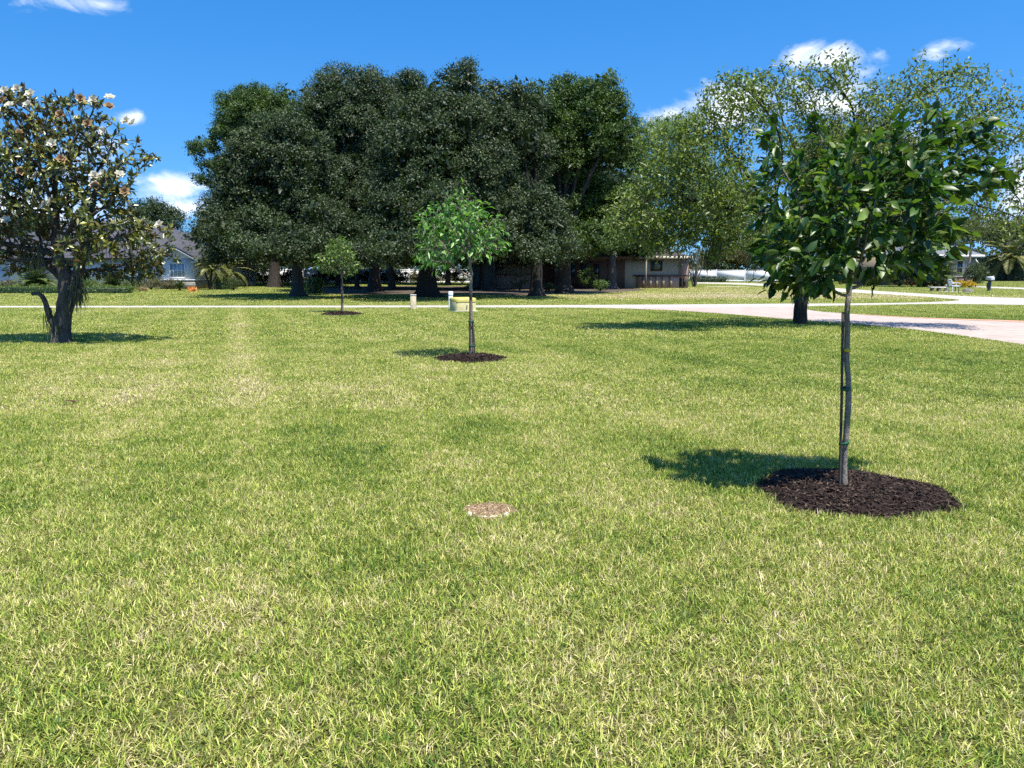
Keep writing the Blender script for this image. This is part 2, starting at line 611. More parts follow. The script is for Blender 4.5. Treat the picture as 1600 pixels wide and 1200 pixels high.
def lawn_field(k):
    xy = k.pos()
    a = k.noise(xy, .28, 3)
    b = k.noise(xy, 1.1, 3, .6)
    c = k.noise(xy, 6.5, 2, .6)
    t = k.math('ADD', k.math('MULTIPLY', a, .42), k.math('ADD', k.math('MULTIPLY', b, .55), k.math('ADD', k.math('MULTIPLY', c, .6), k.math('MULTIPLY', k.noise(xy, 21, 1), .45))))
    t = k.math('SUBTRACT', t, .995)
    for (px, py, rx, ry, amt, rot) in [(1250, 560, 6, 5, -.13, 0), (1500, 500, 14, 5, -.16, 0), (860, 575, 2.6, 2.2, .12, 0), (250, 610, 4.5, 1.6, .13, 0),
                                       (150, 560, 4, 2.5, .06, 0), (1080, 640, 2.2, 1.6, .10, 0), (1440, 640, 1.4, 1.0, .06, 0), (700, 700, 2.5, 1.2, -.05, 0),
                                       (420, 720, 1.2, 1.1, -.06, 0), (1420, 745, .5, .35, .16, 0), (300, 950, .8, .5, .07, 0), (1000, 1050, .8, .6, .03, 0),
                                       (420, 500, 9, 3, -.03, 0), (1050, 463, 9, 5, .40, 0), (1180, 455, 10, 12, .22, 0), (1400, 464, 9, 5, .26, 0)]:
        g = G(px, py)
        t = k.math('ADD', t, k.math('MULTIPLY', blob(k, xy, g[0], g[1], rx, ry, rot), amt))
    # pale wheel track running away up the lawn
    p0, p1 = G(372, 485), G(392, 700)
    mid = (p0 + p1) / 2; d = p1 - p0
    st = blob(k, xy, mid[0], mid[1], .36, np.linalg.norm(d[:2]) * .55, math.atan2(d[1], d[0]) - math.pi / 2)
    t = k.math('ADD', t, k.math('MULTIPLY', st, .13))
    p0, p1 = G(560, 560), G(650, 640)
    mid = (p0 + p1) / 2; d = p1 - p0
    st = blob(k, xy, mid[0], mid[1], .3, np.linalg.norm(d[:2]) * .6, math.atan2(d[1], d[0]) - math.pi / 2)
    t = k.math('ADD', t, k.math('MULTIPLY', st, .12))
    # faint parallel mower passes
    p0, p1 = G(372, 485), G(392, 700)
    d = (p1 - p0) / np.linalg.norm((p1 - p0)[:2])
    sx = k.add("ShaderNodeSeparateXYZ"); k.l(xy, sx.inputs[0])
    off = k.math('ADD', k.math('MULTIPLY', sx.outputs[0], float(-d[1])), k.math('MULTIPLY', sx.outputs[1], float(d[0])))
    wob = k.math('MULTIPLY', a, 2.2)
    return k.math('ADD', t, k.math('MULTIPLY', k.math('SINE', k.math('ADD', k.math('MULTIPLY', off, 4.6), wob)), .035))

GR = [(.0, (.036, .092, .013)), (.2, (.092, .170, .022)), (.4, (.225, .315, .038)), (.58, (.43, .455, .082)), (.78, (.58, .51, .22)), (1., (.66, .55, .38))]

def turf_mat():
    k = NT("turf")
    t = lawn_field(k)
    fine = k.noise(k.pos(), 60, 3)
    t2 = k.math('ADD', k.math('MULTIPLY', t, 1.), k.math('ADD', k.math('MULTIPLY', fine, .5), .16))
    col = k.ramp(t2, [(p, tuple(c * .5 for c in cc)) for p, cc in GR])  # turf toned down to deepen the shade between blades
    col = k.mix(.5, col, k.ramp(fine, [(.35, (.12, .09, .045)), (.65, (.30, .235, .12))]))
    k.l(col, k.b.inputs["Base Color"])
    k.b.inputs["Roughness"].default_value = .9
    k.b.inputs["Specular IOR Level"].default_value = .1
    k.bump(k.noise(k.pos(), 22, 5, .7), .9, .12)
    return k.m

def blade_mat():
    k = NT("grass_blade")
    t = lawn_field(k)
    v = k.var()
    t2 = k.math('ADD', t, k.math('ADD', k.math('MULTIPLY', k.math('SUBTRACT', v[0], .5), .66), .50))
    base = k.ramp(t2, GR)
    hsv = k.add("ShaderNodeHueSaturation")
    k.l(k.maprange(v[1], 0, 1, .5, 1.42), hsv.inputs["Value"]); k.l(base, hsv.inputs["Color"])
    base = hsv.outputs[0]
    k.l(base, k.b.inputs["Base Color"])
    k.b.inputs["Roughness"].default_value = .5
    k.b.inputs["Specular IOR Level"].default_value = .35
    tr = k.add("ShaderNodeBsdfTranslucent")
    k.l(k.mix(1., base, (1.25, 1.35, .8), 'MULTIPLY'), tr.inputs[0])
    ms = k.add("ShaderNodeMixShader"); ms.inputs[0].default_value = .26
    k.l(k.b.outputs[0], ms.inputs[1]); k.l(tr.outputs[0], ms.inputs[2]); k.l(ms.outputs[0], k.out.inputs[0])
    return k.m

M = {}
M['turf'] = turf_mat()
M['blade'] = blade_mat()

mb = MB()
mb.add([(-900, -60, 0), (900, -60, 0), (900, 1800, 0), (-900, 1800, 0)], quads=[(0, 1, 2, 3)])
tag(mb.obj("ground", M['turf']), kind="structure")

# ------------------------------------------------------------------ paving
def poly_px(pts, z):
    return np.array([G(x, y, 0)[:2] for x, y in pts])

def spl(pts, n=6):
    return [tuple(p) for p in smooth_path([(x, y, 0) for x, y in pts], len(pts) * n)[:, :2]]

ROAD = poly_px(spl([(-900, 479), (-200, 478.6), (0, 478.4), (600, 477.6), (840, 477), (1100, 475.6), (1240, 474.6), (1340, 474.2), (1430, 472.8), (1480, 471), (1499, 469.6)]) +
               spl([(1497, 468.6), (1478, 467), (1430, 463), (1380, 460.2), (1320, 457), (1260, 452.4), (1190, 447), (1140, 444.6), (1085, 443.3)]) +
               spl([(1085, 441.2), (1150, 442), (1200, 443.6), (1270, 447.5), (1330, 452), (1390, 456), (1450, 459.6), (1510, 463), (1600, 466), (1800, 470), (2300, 474)]) +
               spl([(2300, 484), (1800, 480), (1600, 477.2), (1480, 475.6), (1400, 476.6), (1340, 477.6), (1262, 479.2)]) +
               spl([(1200, 480), (1060, 481.2), (840, 481.2), (600, 481), (0, 481.3), (-200, 481.4), (-900, 482)]), 0)
DRIVE = poly_px(spl([(880, 481.2), (960, 482.4), (1060, 486.2), (1150, 492.5), (1240, 500), (1330, 506.5), (1420, 515), (1500, 525), (1600, 540), (1760, 566), (2000, 606)]) +
                spl([(2000, 530), (1760, 511), (1600, 502), (1500, 499), (1420, 496), (1340, 491.5), (1290, 488), (1266, 485), (1256, 482.2), (1262, 479.3)]) +
                spl([(1200, 479.7), (1060, 480.8), (960, 480.6)]), 0)
WALK = poly_px(spl([(1395, 444), (1440, 444.4), (1475, 446), (1520, 449), (1600, 452.5), (1750, 457)]) +
               spl([(1750, 453.6), (1600, 449.6), (1520, 446.6), (1470, 442.6), (1395, 441.2)]), 0)

def sheet(name, poly, z, mat, th=0.0):
    me = bpy.data.meshes.new(name)
    me.from_pydata([(x, y, z) for x, y in poly], [], [list(range(len(poly)))])
    me.materials.append(mat)
    me.validate(); me.update()
    if me.polygons[0].normal.z < 0:
        me.flip_normals()
    o = bpy.data.objects.new(name, me)
    COL.objects.link(o)
    return tag(o, kind="structure")

k = NT("pale_concrete")
f = k.noise(k.pos(), .6, 4); f2 = k.noise(k.pos(), 14, 4)
k.l(k.mix(.35, k.ramp(f, [(.3, (.40, .365, .31)), (.7, (.48, .44, .375))]), k.ramp(f2, [(.3, (.36, .33, .28)), (.7, (.50, .46, .39))])), k.b.inputs["Base Color"])
k.b.inputs["Roughness"].default_value = .85
M['concrete'] = k.m
k = NT("pink_pavers")
bt = k.add("ShaderNodeTexBrick")
bt.inputs["Scale"].default_value = 1
bt.inputs["Brick Width"].default_value = .30; bt.inputs["Row Height"].default_value = .15
bt.inputs["Mortar Size"].default_value = .008
bt.inputs["Color1"].default_value = (.43, .335, .28, 1); bt.inputs["Color2"].default_value = (.48, .40, .345, 1); bt.inputs["Mortar"].default_value = (.30, .25, .22, 1)
k.l(k.pos(), bt.inputs["Vector"])
f = k.noise(k.pos(), .5, 4)
st_ = k.noise(k.pos(), 2.2, 6, .7)
k.l(k.mix(.7, k.mix(.4, bt.outputs[0], k.ramp(f, [(.35, (.42, .33, .275)), (.65, (.50, .43, .375))])), k.ramp(st_, [(.3, (.62, .60, .58)), (.6, (1., 1., 1.))]), 'MULTIPLY'), k.b.inputs["Base Color"])
k.b.inputs["Roughness"].default_value = .85
M['paver'] = k.m
sheet("road", ROAD, .008, M['concrete'])
sheet("driveway", DRIVE, .013, M['paver'])
EDGE = poly_px(spl([(2000, 530), (1760, 511), (1600, 502), (1500, 499), (1420, 496), (1340, 491.5)]) + spl([(1340, 492.1), (1420, 497.0), (1500, 500.6), (1600, 504.4), (1760, 514.5), (2000, 534.5)]), 0)
M['edge'] = plain("orange_edge_brick", (.46, .27, .17), .85, .15, .2, 6)
sheet("driveway_edging", EDGE, .018, M['edge'])
sheet("footpath", WALK, .008, M['concrete'])
# sandy scrape beside the far road where the garden seat stands
M['sand'] = plain("pale_sand", (.58, .50, .38), .95, .1, .15, 3)
def disc_poly(px, py, rx, ry, n=28):
    c = G(px, py)
    return [(c[0] + rx * math.cos(a) * (1 + .16 * math.sin(3 * a + 1)), c[1] + ry * math.sin(a) * (1 + .12 * math.sin(4 * a))) for a in np.linspace(0, 2 * math.pi, n, endpoint=False)]
SAND = [np.array(disc_poly(1493, 456.2, 1.35, .9)), np.array(disc_poly(1135, 448, 2.6, 1.2)), np.array(disc_poly(1105, 457.5, 3.2, .55)), np.array(disc_poly(1185, 460, 4.0, .35))]
for i, sp in enumerate(SAND):
    sheet("sand_patch", sp, .006, M['sand'])

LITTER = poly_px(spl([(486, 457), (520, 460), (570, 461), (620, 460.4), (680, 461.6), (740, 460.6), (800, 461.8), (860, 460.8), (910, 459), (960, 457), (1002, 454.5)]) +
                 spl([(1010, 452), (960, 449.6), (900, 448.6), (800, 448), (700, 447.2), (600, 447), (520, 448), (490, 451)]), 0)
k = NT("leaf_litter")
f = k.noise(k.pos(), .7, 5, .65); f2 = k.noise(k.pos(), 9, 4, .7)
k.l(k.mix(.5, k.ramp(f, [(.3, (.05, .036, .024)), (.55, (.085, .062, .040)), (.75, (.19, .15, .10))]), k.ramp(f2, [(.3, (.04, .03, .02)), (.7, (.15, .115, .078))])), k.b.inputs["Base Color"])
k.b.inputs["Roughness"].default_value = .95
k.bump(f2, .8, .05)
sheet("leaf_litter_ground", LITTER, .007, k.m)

# ------------------------------------------------------------------ grass blades
BEDS = [(G(1330, 771), .69, .62), (G(736, 561.5), .66, .62), (G(534, 491.8), .76, .74)]
PATCH = (G(764, 801), .165, .15)

def inpoly(poly, x, y):
    r = np.zeros(len(x), bool)
    px, py = poly[:, 0], poly[:, 1]
    j = len(poly) - 1
    for i in range(len(poly)):
        c = (py[i] > y) != (py[j] > y)
        if c.any():
            r ^= c & (x < (px[j] - px[i]) * (y - py[i]) / (py[j] - py[i] + 1e-12) + px[i])
        j = i
    return r

def blocked(x, y, grow=0.):
    b = np.zeros(len(x), bool)
    for p in (ROAD, DRIVE, WALK, LITTER):
        b |= inpoly(p, x, y)
    for s in SAND:
        b |= inpoly(s, x, y)
    for (c, rx, ry) in BEDS + [PATCH]:
        a = np.arctan2(y - c[1], x - c[0])
        wv = 1 + .05 * np.sin(3 * a + c[0]) + .04 * np.sin(7 * a)
        b |= ((x - c[0]) / (rx * wv)) ** 2 + ((y - c[1]) / (ry * wv)) ** 2 < .93
    return b

def blades(mb, x, y, hmin, hmax, wd, simple=False):
    n = len(x)
    az = rs.random(n) * 2 * math.pi
    tilt = np.clip(rs.normal(.82, .38, n), .05, 1.5)
    h = rs.uniform(hmin, hmax, n) * np.where(rs.random(n) < .06, 1.45, 1.)
    d = np.stack([np.cos(az) * np.sin(tilt), np.sin(az) * np.sin(tilt), np.cos(tilt)], 1)
    t2 = np.clip(tilt + rs.uniform(-.05, .5, n), 0, 1.75)
    d2 = np.stack([np.cos(az) * np.sin(t2), np.sin(az) * np.sin(t2), np.cos(t2)], 1)
    sa = az + math.pi / 2 + rs.normal(size=n) * .5
    s = np.stack([np.cos(sa), np.sin(sa), rs.normal(size=n) * .25], 1)
    w_ = (wd * rs.uniform(.6, 1.25, n))[:, None]
    b = np.stack([x, y, rs.uniform(-.004, .012, n)], 1)
    m = b + d * h[:, None] * .55
    tip = m + d2 * h[:, None] * .45
    tip[:, 2] = np.maximum(tip[:, 2], .004)
    v = np.stack([b - s * w_ * .4, b + s * w_ * .4, m + s * w_ * .5, m - s * w_ * .5, tip], 1).reshape(-1, 3)
    o = np.arange(n)[:, None] * 5
    var = np.stack([np.clip(rs.normal(.5, .27, n) + np.where(tilt > 1.1, .12, 0), 0, 1), rs.random(n)], 1)
    mb.add(v, tris=o + [3, 2, 4], quads=o + [0, 1, 2, 3], var=np.repeat(var, 5, 0))

LOD = [dict(size=.5, n=3300, h=(.020, .056), w=.0039, y=(.6, 8.5), var=6),
       dict(size=1., n=5800, h=(.022, .052), w=.0058, y=(8.5, 17.5), var=5),
       dict(size=2., n=7500, h=(.026, .052), w=.0105, y=(17.5, 37.5), var=4),
       dict(size=4., n=7000, h=(.032, .06), w=.026, y=(37.5, 97.5), var=3)]
pcol = bpy.data.collections.new("grass_patches")       # source patches, not in the scene itself
bake = MB()
pts, idx, rot = [], [], []
base_i = 0
def patch_xy(l):
    m = l['n']
    cl = rs.random((max(4, m // 14), 2)) * l['size']                     # tufts
    k = rs.integers(0, len(cl), m)
    xy = np.where(rs.random((m, 1)) < .55, cl[k] + rs.normal(size=(m, 2)) * .022 * (1 + l['size'] * .6), rs.random((m, 2)) * l['size'])
    return np.mod(xy, l['size']) - l['size'] / 2
for li, l in enumerate(LOD):
    for vi in range(l['var']):
        pm = MB()
        xy = patch_xy(l)
        blades(pm, xy[:, 0], xy[:, 1], *l['h'], l['w'])
        po = bpy.data.objects.new("grass_patch_%02d" % (base_i + vi), pm.mesh("grass_patch", M['blade']))
        pcol.objects.link(po)
    s = l['size']
    ys = np.arange(l['y'][0] + s / 2, l['y'][1] + .01, s)
    for y in ys:
        hw = (y + s) * .70 + 1.6
        hwn = math.ceil(hw / s) * s
        xs = np.arange(-hwn + s / 2, hwn, s)
        gx, gy = np.meshgrid(np.linspace(-.5, .5, 9) * s * 1.05, np.linspace(-.5, .5, 9) * s * 1.05)
        X = (xs[:, None] + gx.ravel()[None]); Y = np.full_like(X, y) + gy.ravel()[None]
        blk = blocked(X.ravel(), Y.ravel()).reshape(X.shape)
        for x, f in zip(xs, blk):
            if not f.any():
                pts.append((x, y, 0)); idx.append(base_i + random.randrange(l['var'])); rot.append(random.randrange(4) * math.pi / 2)
            elif not f.all():
                xy = patch_xy(l) + [x, y]
                ok = ~blocked(xy[:, 0], xy[:, 1])
                blades(bake, xy[ok, 0], xy[ok, 1], *l['h'], l['w'])
    base_i += l['var']
nb = bake.n
bake.add(np.array(pts))
lawn = bake.obj("grass", M['blade'])
tag(lawn, "sunlit mown lawn grass, yellow green with straw patches", "grass", kind="stuff")
me = lawn.data
N_ = len(me.vertices)
a = me.attributes.new("seed", 'BOOLEAN', 'POINT'); a.data.foreach_set("value", np.arange(N_) >= nb)
v = np.zeros(N_, np.int32); v[nb:] = idx
a = me.attributes.new("pick", 'INT', 'POINT'); a.data.foreach_set("value", v)
v = np.zeros(N_, np.float32); v[nb:] = rot
a = me.attributes.new("turn", 'FLOAT', 'POINT'); a.data.foreach_set("value", v)
ng = bpy.data.node_groups.new("grass_scatter", 'GeometryNodeTree')
ng.interface.new_socket("Geometry", in_out='INPUT', socket_type='NodeSocketGeometry')
ng.interface.new_socket("Geometry", in_out='OUTPUT', socket_type='NodeSocketGeometry')
gi = ng.nodes.new("NodeGroupInput"); go = ng.nodes.new("NodeGroupOutput")
ci = ng.nodes.new("GeometryNodeCollectionInfo"); ci.inputs["Collection"].default_value = pcol
ci.inputs["Separate Children"].default_value = True; ci.inputs["Reset Children"].default_value = True
ip = ng.nodes.new("GeometryNodeInstanceOnPoints"); ip.inputs["Pick Instance"].default_value = True
def nattr(nm, ty):
    n = ng.nodes.new("GeometryNodeInputNamedAttribute"); n.data_type = ty; n.inputs["Name"].default_value = nm
    return n.outputs["Attribute"]
cx = ng.nodes.new("ShaderNodeCombineXYZ"); er = ng.nodes.new("FunctionNodeEulerToRotation")
jg = ng.nodes.new("GeometryNodeJoinGeometry")
ng.links.new(gi.outputs[0], ip.inputs["Points"])
ng.links.new(nattr("seed", 'BOOLEAN'), ip.inputs["Selection"])
ng.links.new(ci.outputs[0], ip.inputs["Instance"])
ng.links.new(nattr("pick", 'INT'), ip.inputs["Instance Index"])
ng.links.new(nattr("turn", 'FLOAT'), cx.inputs["Z"]); ng.links.new(cx.outputs[0], er.inputs[0]); ng.links.new(er.outputs[0], ip.inputs["Rotation"])
ng.links.new(gi.outputs[0], jg.inputs[0]); ng.links.new(ip.outputs[0], jg.inputs[0])
ng.links.new(jg.outputs[0], go.inputs[0])
md = lawn.modifiers.new("scatter", 'NODES'); md.node_group = ng

# ------------------------------------------------------------------ object materials
M['bark_grey'] = barkmat("grey_bark", (.035, .03, .026), (.12, .105, .09), 6)
M['bark_dark'] = barkmat("dark_bark", (.022, .018, .015), (.068, .056, .046), 5)
M['bark_oak'] = barkmat("driveway_oak_bark", (.016, .013, .011), (.055, .045, .036), 7)
M['bark_young'] = barkmat("young_bark", (.17, .14, .11), (.36, .31, .25), 22, .5)
M['bark_pale'] = barkmat("pale_bark", (.16, .13, .10), (.34, .29, .23), 14, .5)
M['leaf_young'] = leafmat("young_tree_leaf", [(.018, .052, .010), (.042, .098, .016), (.16, .22, .042)], .40, .45, .28)  # third colour brightened to stand for sunlit leaves
M['leaf_mid'] = leafmat("bright_young_leaf", [(.055, .15, .028), (.095, .22, .040), (.20, .34, .075)], .40, .5, .3)
M['leaf_far'] = leafmat("yellow_young_leaf", [(.06, .12, .02), (.10, .17, .028), (.16, .22, .04)], .4, .45, .3)
M['leaf_mag'] = leafmat("magnolia_leaf", [(.045, .068, .014), (.11, .13, .024), (.25, .235, .046)], .30, .55, .12, under=(.105, .062, .022), bright=.45)
M['leaf_oak'] = leafmat("live_oak_leaf", [(.024, .042, .014), (.048, .074, .025), (.10, .13, .050)], .50, .4, .18, bright=.4)
M['leaf_oak_green'] = leafmat("greener_oak_leaf", [(.026, .060, .010), (.062, .108, .015), (.13, .18, .028)], .5, .4, .2, bright=.4)
M['leaf_laurel'] = leafmat("laurel_oak_leaf", [(.08, .12, .024), (.135, .18, .038), (.22, .25, .07)], .45, .45, .3, bright=.35)
M['leaf_light'] = leafmat("light_airy_leaf", [(.10, .15, .03), (.17, .22, .048), (.27, .30, .09)], .5, .4, .3)
M['leaf_bg'] = leafmat("background_leaf", [(.03, .052, .016), (.05, .078, .022), (.085, .11, .035)], .5, .4, .2)
M['leaf_olive'] = leafmat("olive_background_leaf", [(.055, .075, .022), (.085, .105, .03), (.13, .145, .05)], .5, .4, .25)
M['leaf_dry'] = leafmat("sparse_dry_leaf", [(.09, .085, .035), (.13, .12, .06), (.17, .13, .085)], .6, .3, .3)
M['leaf_hedge'] = leafmat("hedge_leaf", [(.05, .095, .016), (.09, .15, .024), (.17, .22, .045)], .45, .4, .25)
M['leaf_darkhedge'] = leafmat("dark_hedge_leaf", [(.012, .026, .008), (.022, .042, .012), (.04, .062, .02)], .5, .35, .15)
M['leaf_red'] = leafmat("red_leaf", [(.25, .02, .03), (.42, .04, .05), (.30, .05, .05)], .45, .4, .25)
M['leaf_yellow'] = leafmat("yellow_flower", [(.25, .2, .03), (.6, .38, .03), (.10, .14, .03)], .5, .3, .25)
M['leaf_orange'] = leafmat("orange_flower", [(.75, .22, .05), (.80, .35, .10), (.7, .5, .3)], .5, .3, .25)
M['frond'] = leafmat("palm_frond", [(.045, .085, .018), (.085, .135, .028), (.16, .19, .05)], .4, .45, .25)
M['frond_gold'] = leafmat("golden_palm_frond", [(.10, .13, .03), (.17, .19, .05), (.30, .25, .10)], .45, .4, .3)  # yellower, lighter green for the feathery palms
M['moss'] = leafmat("spanish_moss", [(.085, .088, .062), (.12, .12, .088), (.16, .155, .12)], .9, .1, .25)
M['petal'] = leafmat("cream_petal", [(.66, .62, .50), (.74, .71, .60), (.66, .58, .42)], .5, .3, .3, tcol=(1, 1, .95), bright=.06)
M['petal_old'] = leafmat("faded_petal", [(.34, .21, .10), (.46, .32, .17), (.26, .15, .07)], .6, .2, .2, tcol=(1, .9, .8), bright=.15)
M['mulch'] = leafmat("dark_mulch_chip", [(.020, .012, .010), (.042, .026, .019), (.13, .088, .060)], .75, .25, 0., bright=.5)
M['mulch_bed'] = plain("mulch_soil", (.020, .013, .010), .9, .15, .4, 18, .6)
M['stake'] = plain("dark_stake_wood", (.075, .058, .045), .8, .2, .3, 14)
M['tie'] = plain("green_tie", (.012, .085, .045), .6, .3, .1, 6)
M['tape'] = plain("yellow_tape", (.62, .46, .03), .5, .4, .1, 6)
M['utility'] = plain("weathered_utility_green", (.52, .46, .13), .65, .3, .12, 3.5)
M['utility_old'] = plain("weathered_utility_front", (.60, .53, .27), .75, .25, .18, 5)
M['post_tan'] = plain("weathered_timber_post", (.58, .49, .33), .8, .2, .22, 9)
M['pvc'] = plain("white_plastic", (.74, .78, .80), .5, .4, .05, 5)
M['vinyl'] = plain("white_vinyl", (.84, .84, .84), .85, .1, .03, 1)
M['white_paint'] = plain("white_trim", (.78, .78, .76), .6, .3, .04, 2)
M['bluewall'] = plain("pale_stucco", (.70, .69, .66), .85, .15, .04, 2)
M['garage'] = plain("pale_blue_grey_door", (.50, .55, .62), .6, .3, .03, 2)
M['tanwall'] = plain("tan_siding", (.30, .255, .19), .85, .15, .06, 2)
M['cream'] = plain("cream_stucco", (.62, .55, .43), .85, .15, .05, 2)
M['tealwall'] = plain("grey_teal_wall", (.09, .115, .115), .85, .15, .1, 2)
M['brown'] = plain("dark_brown_trim", (.10, .055, .04), .7, .2, .1, 4)
M['dark'] = plain("dark_opening", (.02, .02, .022), .5, .4, .1, 4)
M['stone_grey'] = plain("grey_stone", (.42, .41, .38), .9, .15, .25, 4, .5)
M['rock'] = plain("dark_rock", (.15, .14, .13), .9, .15, .4, 5, .6)
M['steel'] = plain("mailbox_grey", (.50, .52, .52), .45, .5, .06, 8)
M['post_dark'] = plain("dark_post", (.075, .085, .08), .7, .3, .2, 8)
M['chair_white'] = plain("pale_blue_seat", (.62, .70, .76), .6, .3, .08, 6)
M['straw'] = leafmat("dry_straw", [(.34, .24, .15), (.46, .33, .20), (.55, .44, .28)], .85, .15, .1)
M['pale_rim'] = plain("pale_concrete_rim", (.54, .48, .36), .9, .1, .15, 20, .4)
M['soil'] = plain("dry_soil", (.24, .165, .11), .95, .08, .3, 25, .6)

def shingle_mat(name, a, b):
    k = NT(name)
    bt = k.add("ShaderNodeTexBrick")
    bt.inputs["Scale"].default_value = 1; bt.inputs["Brick Width"].default_value = .33; bt.inputs["Row Height"].default_value = .16
    bt.inputs["Mortar Size"].default_value = .006
    bt.inputs["Color1"].default_value = (*a, 1); bt.inputs["Color2"].default_value = (*b, 1); bt.inputs["Mortar"].default_value = tuple(c * .5 for c in a) + (1,)
    mp_ = k.add("ShaderNodeMapping"); mp_.inputs["Rotation"].default_value = (.4, 0, 0)
    k.l(k.objco(), mp_.inputs[0]); k.l(mp_.outputs[0], bt.inputs["Vector"])
    f = k.noise(k.objco(), 1.2, 4)
    k.l(k.mix(.35, bt.outputs[0], k.ramp(f, [(.3, a), (.7, b)])), k.b.inputs["Base Color"])
    k.b.inputs["Roughness"].default_value = .9
    return k.m
def brick_mat(name, a, b, m, bw=.24, rh=.085, ms=.012):
    k = NT(name)
    bt = k.add("ShaderNodeTexBrick")
    bt.inputs["Scale"].default_value = 1; bt.inputs["Brick Width"].default_value = bw; bt.inputs["Row Height"].default_value = rh
    bt.inputs["Mortar Size"].default_value = ms
    bt.inputs["Color1"].default_value = (*a, 1); bt.inputs["Color2"].default_value = (*b, 1); bt.inputs["Mortar"].default_value = (*m, 1)
    sx = k.add("ShaderNodeSeparateXYZ"); k.l(k.objco(), sx.inputs[0])
    cx_ = k.add("ShaderNodeCombineXYZ")
    k.l(k.math('ADD', sx.outputs[0], sx.outputs[1]), cx_.inputs[0]); k.l(sx.outputs[2], cx_.inputs[1])
    k.l(cx_.outputs[0], bt.inputs["Vector"])
    f = k.noise(k.objco(), 1.5, 4)
    k.l(k.mix(.3, bt.outputs[0], k.ramp(f, [(.3, a), (.7, b)])), k.b.inputs["Base Color"])
    k.b.inputs["Roughness"].default_value = .9
    return k.m
M['roof_grey'] = shingle_mat("slate_grey_shingles", (.045, .045, .055), (.085, .085, .10))
M['roof_pale'] = shingle_mat("grey_shingles", (.13, .145, .165), (.20, .215, .235))
M['roof_brown'] = shingle_mat("brown_shingles", (.05, .042, .036), (.09, .075, .065))
M['brick'] = brick_mat("red_brick", (.30, .15, .11), (.40, .24, .18), (.38, .32, .28))
M['brick_dark'] = brick_mat("plum_brick", (.16, .08, .07), (.22, .12, .10), (.2, .16, .15))
M['ledgestone'] = brick_mat("ledge_stone", (.22, .21, .17), (.36, .34, .29), (.12, .12, .10), .45, .16, .02)
k = NT("window_glass")
k.b.inputs["Base Color"].default_value = (.03, .05, .06, 1); k.b.inputs["Roughness"].default_value = .08; k.b.inputs["Specular IOR Level"].default_value = .8
M['glass'] = k.m
k = NT("pale_window_glass")
k.l(k.ramp(k.noise(k.objco(), 1.5, 2), [(.4, (.16, .24, .28)), (.6, (.28, .37, .41))]), k.b.inputs["Base Color"]); k.b.inputs["Roughness"].default_value = .12; k.b.inputs["Specular IOR Level"].default_value = .7  # bluish tone painted into the pane for reflected sky
M['glass_pale'] = k.m

# ------------------------------------------------------------------ mulch beds
def mulch_bed(c, rx, ry, hh, nchip, label, csize=(.055, .0095)):
    root = thing("mulch_bed", (c[0], c[1], 0), label, "mulch bed")
    mb = MB()
    nr, na = 16, 56
    ang = np.linspace(0, 2 * math.pi, na, endpoint=False)
    wv = 1 + .05 * np.sin(3 * ang + c[0]) + .04 * np.sin(7 * ang)
    def hgt(t):
        return hh * np.clip(1 - t ** 2.6, 0, 1) * (1 - .35 * np.exp(-(t / .16) ** 2))
    v = [(0, 0, hgt(np.array(0.)))]
    for i in range(1, nr + 1):
        t = i / nr
        z = hgt(np.array(t)) + (rs.normal(size=na) * .006 + .010 * np.sin(5 * ang + 9 * t) * np.sin(13 * t + c[0])) * (i < nr) - .01 * (i == nr)
        v += list(zip(np.cos(ang) * rx * wv * t, np.sin(ang) * ry * wv * t, z))
    q = [(1 + i * na + j, 1 + (i + 1) * na + j, 1 + (i + 1) * na + (j + 1) % na, 1 + i * na + (j + 1) % na) for i in range(nr - 1) for j in range(na)]
    t3 = [(0, 1 + j, 1 + (j + 1) % na) for j in range(na)]
    mb.add(v, tris=t3, quads=q)
    mb.obj("soil", M['mulch_bed'], root, smooth=True)
    a = rs.random(nchip) * 2 * math.pi; t = np.sqrt(rs.random(nchip)) * 1.03 + (rs.random(nchip) < .03) * rs.random(nchip) * .22
    wa = 1 + .05 * np.sin(3 * a + c[0]) + .04 * np.sin(7 * a)
    p = np.stack([np.cos(a) * rx * wa * t, np.sin(a) * ry * wa * t, hgt(np.minimum(t, 1)) + rs.uniform(.0, .016, nchip)], 1)
    D = rs.normal(size=(nchip, 3)) * [1, 1, .28]
    N = np.array([0, 0, 1.]) + rs.normal(size=(nchip, 3)) * .4
    cm = MB()
    var = np.stack([np.clip(np.where(rs.random(nchip) < .09, 1., rs.random(nchip) * .75), 0, 1), rs.random(nchip)], 1)
    leaves(cm, p - nrm(D) * csize[0] * .5, D, N, csize[0] * rs.uniform(.4, 1.3, nchip), csize[1] * rs.uniform(.5, 1.6, nchip), var=var, fold=.3, droop=.02)
    tag(cm.obj("wood_chips", M['mulch'], root), kind="stuff")
    return root
(c0, rx0, ry0), (c1, rx1, ry1), (c2, rx2, ry2) = BEDS
mulch_bed(c0, rx0, ry0, .075, 5200, "nearest oval bed of dark brown bark mulch around the big-leaved young tree")
mulch_bed(c1, rx1, ry1, .085, 2600, "round dark mulch bed under the bright green young tree mid lawn", (.055, .013))
mulch_bed(c2, rx2, ry2, .10, 1200, "small farthest dark mulch bed just before the pale road", (.08, .02))

